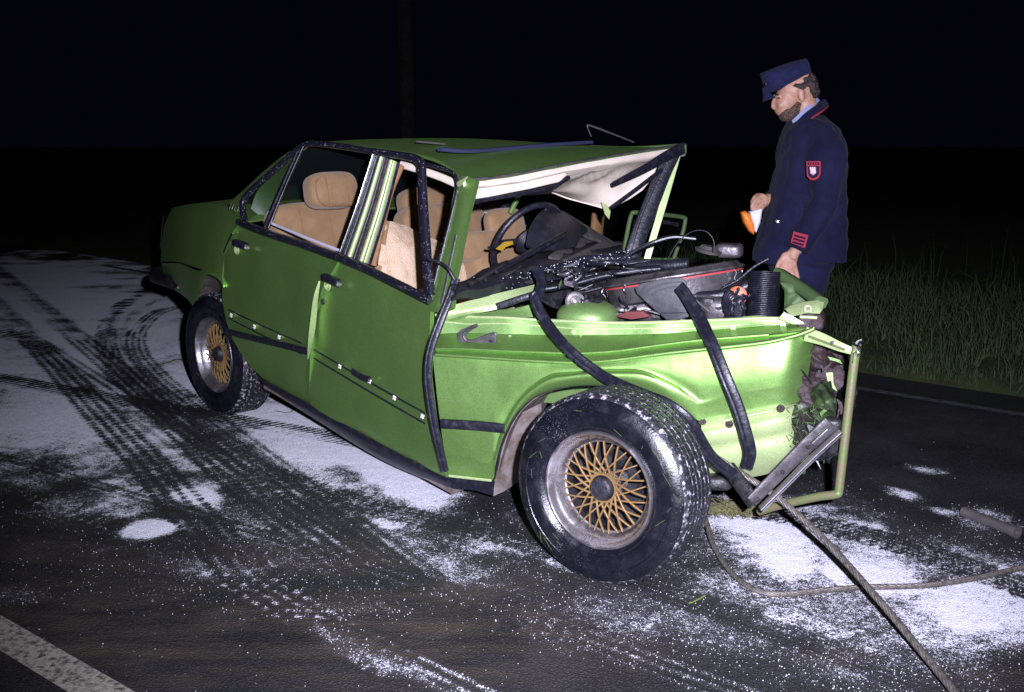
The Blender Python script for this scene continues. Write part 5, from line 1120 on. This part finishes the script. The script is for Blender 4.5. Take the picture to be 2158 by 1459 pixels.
# ================================================================== THE MAN IN UNIFORM
YP = 5.0
def P(px, py, d=0.0): return dy(px, py, YP + d)
def remesh(v, f, vox, smooth=4, dent=0.0, dscale=8.0, seed=0, dvec=None):
    me = pyd(v, f); o = bpy.data.objects.new('tmp', me); COL.objects.link(o)
    m = o.modifiers.new('r', 'REMESH'); m.mode = 'VOXEL'; m.voxel_size = vox
    if smooth: s = o.modifiers.new('s', 'SMOOTH'); s.factor = .5; s.iterations = smooth
    dg = bpy.context.evaluated_depsgraph_get(); out = bpy.data.meshes.new_from_object(o.evaluated_get(dg)); bpy.data.objects.remove(o); bpy.data.meshes.remove(me)
    if dent:
        nn = [v.normal.copy() for v in out.vertices]
        for vtx, n in zip(out.vertices, nn):
            p = vtx.co; vtx.co = p + n * dent * (noise.noise(V((p.x * dscale, p.y * dscale, p.z * dscale * (dvec or 1))) + V((seed, 0, 0))) + .5 * noise.noise(p * dscale * 2.3))
        out.update()
    return out
def ell(c, rx, ry, rz, tilt=0.0, e=2.0, sub=12):
    ax = V((math.cos(tilt), 0, -math.sin(tilt))); az = V((math.sin(tilt), 0, math.cos(tilt)))
    return rbox_geo(c, ax * rx, V((0, 1, 0)) * ry, az * rz, e, sub)
def limb(pts, rads, seg=14): return tube_geo(pts, rads, seg, 5, flat=1)
def loft(secs, seg=28, e=2.4):
    """secs: (centre, half x, half y); closed solid"""
    v = []; f = []
    for c, hx, hy in secs:
        for i in range(seg):
            a = 2 * math.pi * i / seg; ca, sa = math.cos(a), math.sin(a); v.append(c + V((math.copysign(abs(ca) ** (2 / e), ca) * hx, math.copysign(abs(sa) ** (2 / e), sa) * hy, 0)))
    for j in range(len(secs) - 1):
        for i in range(seg): f.append((j * seg + i, j * seg + (i + 1) % seg, (j + 1) * seg + (i + 1) % seg, (j + 1) * seg + i))
    f += [tuple(reversed(range(seg))), tuple(range((len(secs) - 1) * seg, len(secs) * seg))]
    return v, f
def inflate(prof, d0, hw, n=9, p=3.0, shrink=1.0):
    """solid whose side outline is prof (px points), rounded off towards both sides"""
    pts = [P(x, y, d0) for x, y in prof]; c = sum(pts, V()) / len(pts); m = len(pts); v = []; f = []
    for k in range(n):
        u = -1 + 2 * k / (n - 1); s = max(.05, (1 - abs(u) ** p)) ** (1 / p) * shrink + (1 - shrink)
        for q in pts: v.append(V((c.x + (q.x - c.x) * s, YP + d0 + u * hw, c.z + (q.z - c.z) * s)))
    for k in range(n - 1):
        for i in range(m): f.append((k * m + i, k * m + (i + 1) % m, (k + 1) * m + (i + 1) % m, (k + 1) * m + i))
    f += [tuple(reversed(range(m))), tuple(range((n - 1) * m, n * m))]
    return v, f
SKIN = mat('skin', (.44, .26, .18), .5, 0, .4, 40, (.38, .19, .13), .15, 120, sub=.12)
NAVY = mat('navy_uniform_cloth', (.0070, .0075, .026), .9, 0, .12, 6, (.011, .012, .038), .10, 500, sheen=.03)
NAVY2 = mat('navy_cap_cloth', (.011, .013, .046), .9, 0, .12, 30, (.015, .017, .058), .3, 400, sheen=.03)
REDC = mat('red_piping', (.30, .012, .03), .8)
HAIR = mat('dark_brown_hair', (.022, .015, .013), .5, 0, .5, 90, (.05, .035, .03), .8, 160)
BEARD = mat('brown_beard', (.06, .042, .035), .9, 0, .2, 150, (.17, .105, .08), 1, 220)
SHIRT = mat('pale_blue_shirt', (.22, .25, .42), .8)
SHOE = mat('black_leather', (.012, .012, .013), .35)
body = MB()
tl_ = .22
body.add(*ell(P(1681, 187), .098, .076, .100, tl_)); body.add(*ell(P(1656, 212), .056, .060, .080, tl_ + .1)); body.add(*ell(P(1660, 236), .050, .048, .036, .5))
body.add(*tube_geo([P(1634, 200), P(1630, 215), P(1629, 225), P(1634, 228)], [.008, .010, .0115, .008], 8, 3)); body.add(*ell(P(1637, 203), .018, .048, .012, tl_)); body.add(*ell(P(1640, 237), .012, .022, .010, .3)); body.add(*ell(P(1646, 222, -.03), .022, .026, .022, .2)); body.add(*ell(P(1646, 222, .03), .022, .026, .022, .2))
body.add(*ell(P(1689, 200, -.078), .016, .012, .034, -.2)); body.add(*ell(P(1689, 200, .078), .016, .012, .034, -.2))
body.add(*tube_geo([P(1692, 205), P(1700, 240), P(1706, 275)], [.060, .058, .066], 16, 4))
body.add(*loft([(P(1708, 262), .06, .08), (P(1708, 300), .11, .18), (P(1710, 380), .12, .17), (P(1700, 480), .12, .16), (P(1690, 560), .11, .16)]))
for sd in (-1, 1):
    body.add(*tube_geo([P(1688, 560, .09 * sd), P(1672, 640, .10 * sd), P(1656, 730, .10 * sd), P(1662, 800, .10 * sd), P(1668, 880, .10 * sd)], [.085, .075, .06, .05, .04], 12, 4))
body.add(*tube_geo([P(1735, 300, -.19), P(1738, 360, -.235), P(1735, 420, -.25), P(1704, 485, -.25), P(1676, 530, -.24)], [.05, .048, .044, .036, .027], 12, 4))
body.add(*tube_geo([P(1735, 300, .19), P(1725, 380, .22), P(1690, 430, .18), P(1640, 428, .08), P(1612, 420, .03)], [.05, .048, .044, .036, .027], 12, 4))
# near hand hanging, loosely curled
def finger(pts, r): return tube_geo(pts, [r, r * 1.02, r * .92, r * .72], 8, 4)
hy = -.24
body.add(*rbox_geo(P(1662, 552, hy), V((.036, 0, .010)), V((0, .019, 0)), V((-.012, 0, .050)), 3, 8)); body.add(*tube_geo([P(1675, 528, hy), P(1668, 545, hy)], [.028, .032], 10, 2))
for (x0, x1, x2, x3, y1, y2, y3, dd_) in ((1676, 1680, 1682, 1677, 578, 592, 600, -.006), (1667, 1671, 1674, 1670, 581, 597, 605, -.012), (1658, 1661, 1664, 1661, 580, 596, 602, -.012), (1649, 1651, 1654, 1652, 576, 588, 594, -.008)):
    body.add(*finger([P(x0, 562, hy), P(x1, y1, hy + dd_), P(x2, y2, hy + dd_), P(x3, y3, hy + dd_ + .012)], .0098))
body.add(*tube_geo([P(1652, 540, hy), P(1641, 556, hy - .006), P(1637, 570, hy - .004), P(1640, 580, hy)], [.013, .012, .011, .008], 8, 4))
# far hand gripping the lamp
body.add(*rbox_geo(P(1605, 424, .02), V((.030, 0, -.010)), V((0, .02, 0)), V((.010, 0, .036)), 3, 8))
for i, (a, b, c, d) in enumerate((((1600, 415), (1590, 424), (1584, 437), (1588, 448)), ((1603, 420), (1594, 432), (1589, 444), (1594, 452)), ((1606, 428), (1598, 440), (1594, 450), (1599, 458)), ((1609, 434), (1603, 446), (1600, 455), (1604, 462)))):
    body.add(*finger([P(*a, -.005 + .004 * i), P(*b, -.018 + .004 * i), P(*c, -.020 + .004 * i), P(*d, -.004 + .004 * i)], .0092))
body.add(*tube_geo([P(1606, 412, .03), P(1596, 412, .04), P(1588, 420, .04), P(1584, 430, .03)], [.012, .012, .011, .008], 8, 4))
me = remesh(body.v, body.f, .0052, 3)
man = link('person', me, SKIN); tag(man, 'bearded man in a navy uniform and cap looking down behind the wreck', 'person')
# jacket
jk = MB()
jk.add(*loft([(P(1706, 243), .065, .075), (P(1706, 258), .10, .13), (P(1707, 275), .125, .185), (P(1708, 305), .14, .215), (P(1709, 350), .155, .205), (P(1702, 420), .185, .195), (P(1693, 480), .205, .195), (P(1686, 525), .225, .20), (P(1684, 548), .23, .205)], e=2.6))
jk.add(*tube_geo([P(1728, 285, -.14), P(1738, 318, -.21), P(1740, 365, -.245), P(1738, 415, -.255), P(1722, 455, -.26), P(1698, 495, -.255), P(1681, 523, -.245)], [.075, .085, .080, .072, .066, .060, .056], 18, 5))
jk.add(*tube_geo([P(1728, 285, .14), P(1738, 318, .21), P(1735, 370, .23), P(1700, 425, .20), P(1650, 428, .10), P(1618, 424, .04)], [.075, .085, .078, .068, .058, .050], 18, 5))
jm = remesh(jk.v, jk.f, .007, 3, .020, 7.5, 2, .45)
jacket = link('jacket', jm, NAVY, man)
# collar with red piping, shirt collar
def Pc(px, py, d): return P(px, py, d)
col_ = [[P(1744, 222, .0), P(1733, 232, -.075), P(1705, 250, -.098), P(1682, 268, -.09), P(1664, 284, -.055)], [P(1736, 210, 0), P(1722, 220, -.07), P(1697, 238, -.088), P(1677, 258, -.075), P(1662, 276, -.045)]]
cl_ = patch('collar', col_, NAVY, jacket, 5, 3, .008)
tube('collar_piping', [P(1745, 224, -.004), P(1734, 234, -.082), P(1706, 252, -.106), P(1682, 270, -.098), P(1663, 286, -.062)], .0042, REDC, cl_, k=5, seg=8)
col2 = [[P(1744, 222, .0), P(1733, 232, .075), P(1705, 250, .098), P(1682, 268, .09), P(1664, 284, .055)], [P(1736, 210, 0), P(1722, 220, .07), P(1697, 238, .088), P(1677, 258, .075), P(1662, 276, .045)]]
patch('collar', col2, NAVY, jacket, 5, 3, .008)
patch('shirt_collar', [[P(1728, 212, -.02), P(1712, 226, -.062), P(1690, 246, -.066), P(1671, 262, -.04)], [P(1722, 206, -.02), P(1704, 220, -.058), P(1684, 240, -.062), P(1669, 254, -.038)]], SHIRT, man, 4, 3, .005)
# cut line of the jacket front, pockets and buttons
for (x, y, d) in ((1638, 467, -.185),): lathe('button', P(x, y, d), V((-.35, -1, .1)).normalized(), [(-.01, .009), (0, .009), (.004, .007), (.005, 0)], CHROME, jacket, seg=14)
def badge(name, prof, d, th, mt, par, n=V((0, -1, 0))): return poly(name, [P(x, y, d) for x, y in prof], n * th, mt, par)
BD = -.337
bg_ = badge('sleeve_badge', [(1699, 340), (1729, 340), (1729, 366), (1725, 375), (1716, 380), (1707, 379), (1700, 371)], BD, .004, REDC, jacket)
badge('badge_field', [(1702, 350), (1726, 350), (1726, 365), (1722, 373), (1715, 376), (1708, 375), (1703, 368)], BD - .0045, .002, NAVY, bg_)
badge('badge_shield', [(1706, 352), (1719, 352), (1720, 364), (1714, 370), (1707, 366)], BD - .007, .002, mat('badge_pink', (.42, .20, .27), .8), bg_)
for i in range(3): badge('badge_stripe', [(1707 + i * 4, 353), (1709 + i * 4, 353), (1713 + i * 3, 365), (1711 + i * 3, 366)], BD - .0095, .001, WHITEP, bg_)
for i in range(5): badge('badge_letter', [(1702 + i * 5.2, 342), (1705 + i * 5.2, 342), (1705 + i * 5.2, 348), (1702 + i * 5.2, 348)], BD - .0045, .001, NAVY, bg_)
CB = -.318
cb_ = badge('cuff_badge', [(1672, 488), (1703, 496), (1696, 523), (1666, 512)], CB, .004, REDC, jacket)
for i in range(3):
    y0_ = 494 + i * 7; badge('cuff_stripe', [(1674 - i * 2, y0_ ), (1698 - i * 2, y0_ + 7), (1697 - i * 2, y0_ + 11), (1673 - i * 2, y0_ + 4)], CB - .0045, .0015, NAVY, cb_)
# trousers and shoes
tr_ = MB()
tr_.add(*loft([(P(1686, 530), .16, .17), (P(1686, 560), .155, .17), (P(1683, 600), .12, .165)]))
for sd in (-1, 1):
    tr_.add(*tube_geo([P(1700, 560, .08 * sd), P(1690, 610, .09 * sd), P(1668, 680, .10 * sd), P(1655, 740, .10 * sd), P(1660, 810, .10 * sd), P(1664, 868, .10 * sd)], [.118, .108, .092, .082, .078, .080], 16, 4))
trs = link('trousers', remesh(tr_.v, tr_.f, .010, 3, .012, 8, 7, .5), NAVY, man)
for sd in (-1, 1):
    q = P(1655, 885, .10 * sd); link('shoe', pyd(*rbox_geo(V((q.x - .02, q.y, .045)), V((.14, 0, 0)), V((0, .05, 0)), UPV * .045, 3, 8)), SHOE, man)
# cap, hair, beard
capm = remesh(*inflate([(1602, 155), (1628, 144), (1662, 132), (1697, 123), (1703, 134), (1708, 155), (1690, 163), (1656, 180), (1640, 192), (1622, 196), (1612, 186)], 0, .094, 13, 2.6), .006, 2)
cap = link('cap', capm, NAVY2, man)
patch('cap_peak', [[P(1612, 184, -.06), P(1607, 186, -.03), P(1605, 187, 0), P(1607, 186, .03), P(1612, 184, .06)], [P(1624, 200, -.075), P(1612, 202, -.045), P(1608, 203, 0), P(1612, 202, .045), P(1624, 200, .075)], [P(1634, 206, -.07), P(1613, 213, -.042), P(1606, 215, 0), P(1613, 213, .042), P(1634, 206, .07)]], NAVY2, cap, 4, 3, .006)
strip('cap_fold', [P(1640, 186, -.096), P(1672, 170, -.100), P(1704, 152, -.09)], V((0, -1, 0)), .010, .006, NAVY2, cap, 4)
for y_ in (178, 186): lathe('cap_button', P(1613, y_, -.05), V((-1, -.5, 0)).normalized(), [(0, .006), (.004, .004), (.005, 0)], CHROME, cap, seg=10)
hm = remesh(*inflate([(1650, 182), (1676, 168), (1707, 154), (1719, 172), (1724, 196), (1720, 208), (1709, 210), (1702, 200), (1698, 186), (1686, 184), (1678, 196), (1670, 194), (1664, 186)], 0, .088, 11, 3.0), .005, 2, .008, 40)
link('hair', hm, HAIR, man)
bm_ = remesh(*inflate([(1640, 239), (1642, 246), (1650, 257), (1662, 256), (1680, 244), (1688, 226), (1687, 200), (1680, 196), (1676, 210), (1666, 224), (1654, 228), (1646, 231)], 0, .0625, 11, 2.6), .0040, 2, .006, 60)
link('beard', bm_, BEARD, man)
for sd in (-1, 1):
    link('eye', pyd(*ell(P(1642, 207, .032 * sd), .010, .012, .005, 0, 2, 6)), HUBM, man); link('eyebrow', pyd(*ell(P(1637, 200, .034 * sd), .010, .022, .005, .2, 2, 6)), HAIR, man)
# the lamp he holds
lampE = empty('indicator_lamp', P(1585, 492, -.01), "broken amber and white indicator lamp in the uniformed man's hand", 'lamp')
lh = link('lamp_housing', remesh(*inflate([(1578, 446), (1603, 438), (1604, 446), (1600, 470), (1591, 492), (1586, 480)], -.01, .035, 9, 5), .004, 1), LENSW, lampE)
link('lamp_lens', remesh(*inflate([(1560, 447), (1570, 444), (1580, 452), (1590, 475), (1588, 496), (1577, 488), (1566, 470)], -.01, .038, 9, 3), .004, 1), ORANGE, lampE)
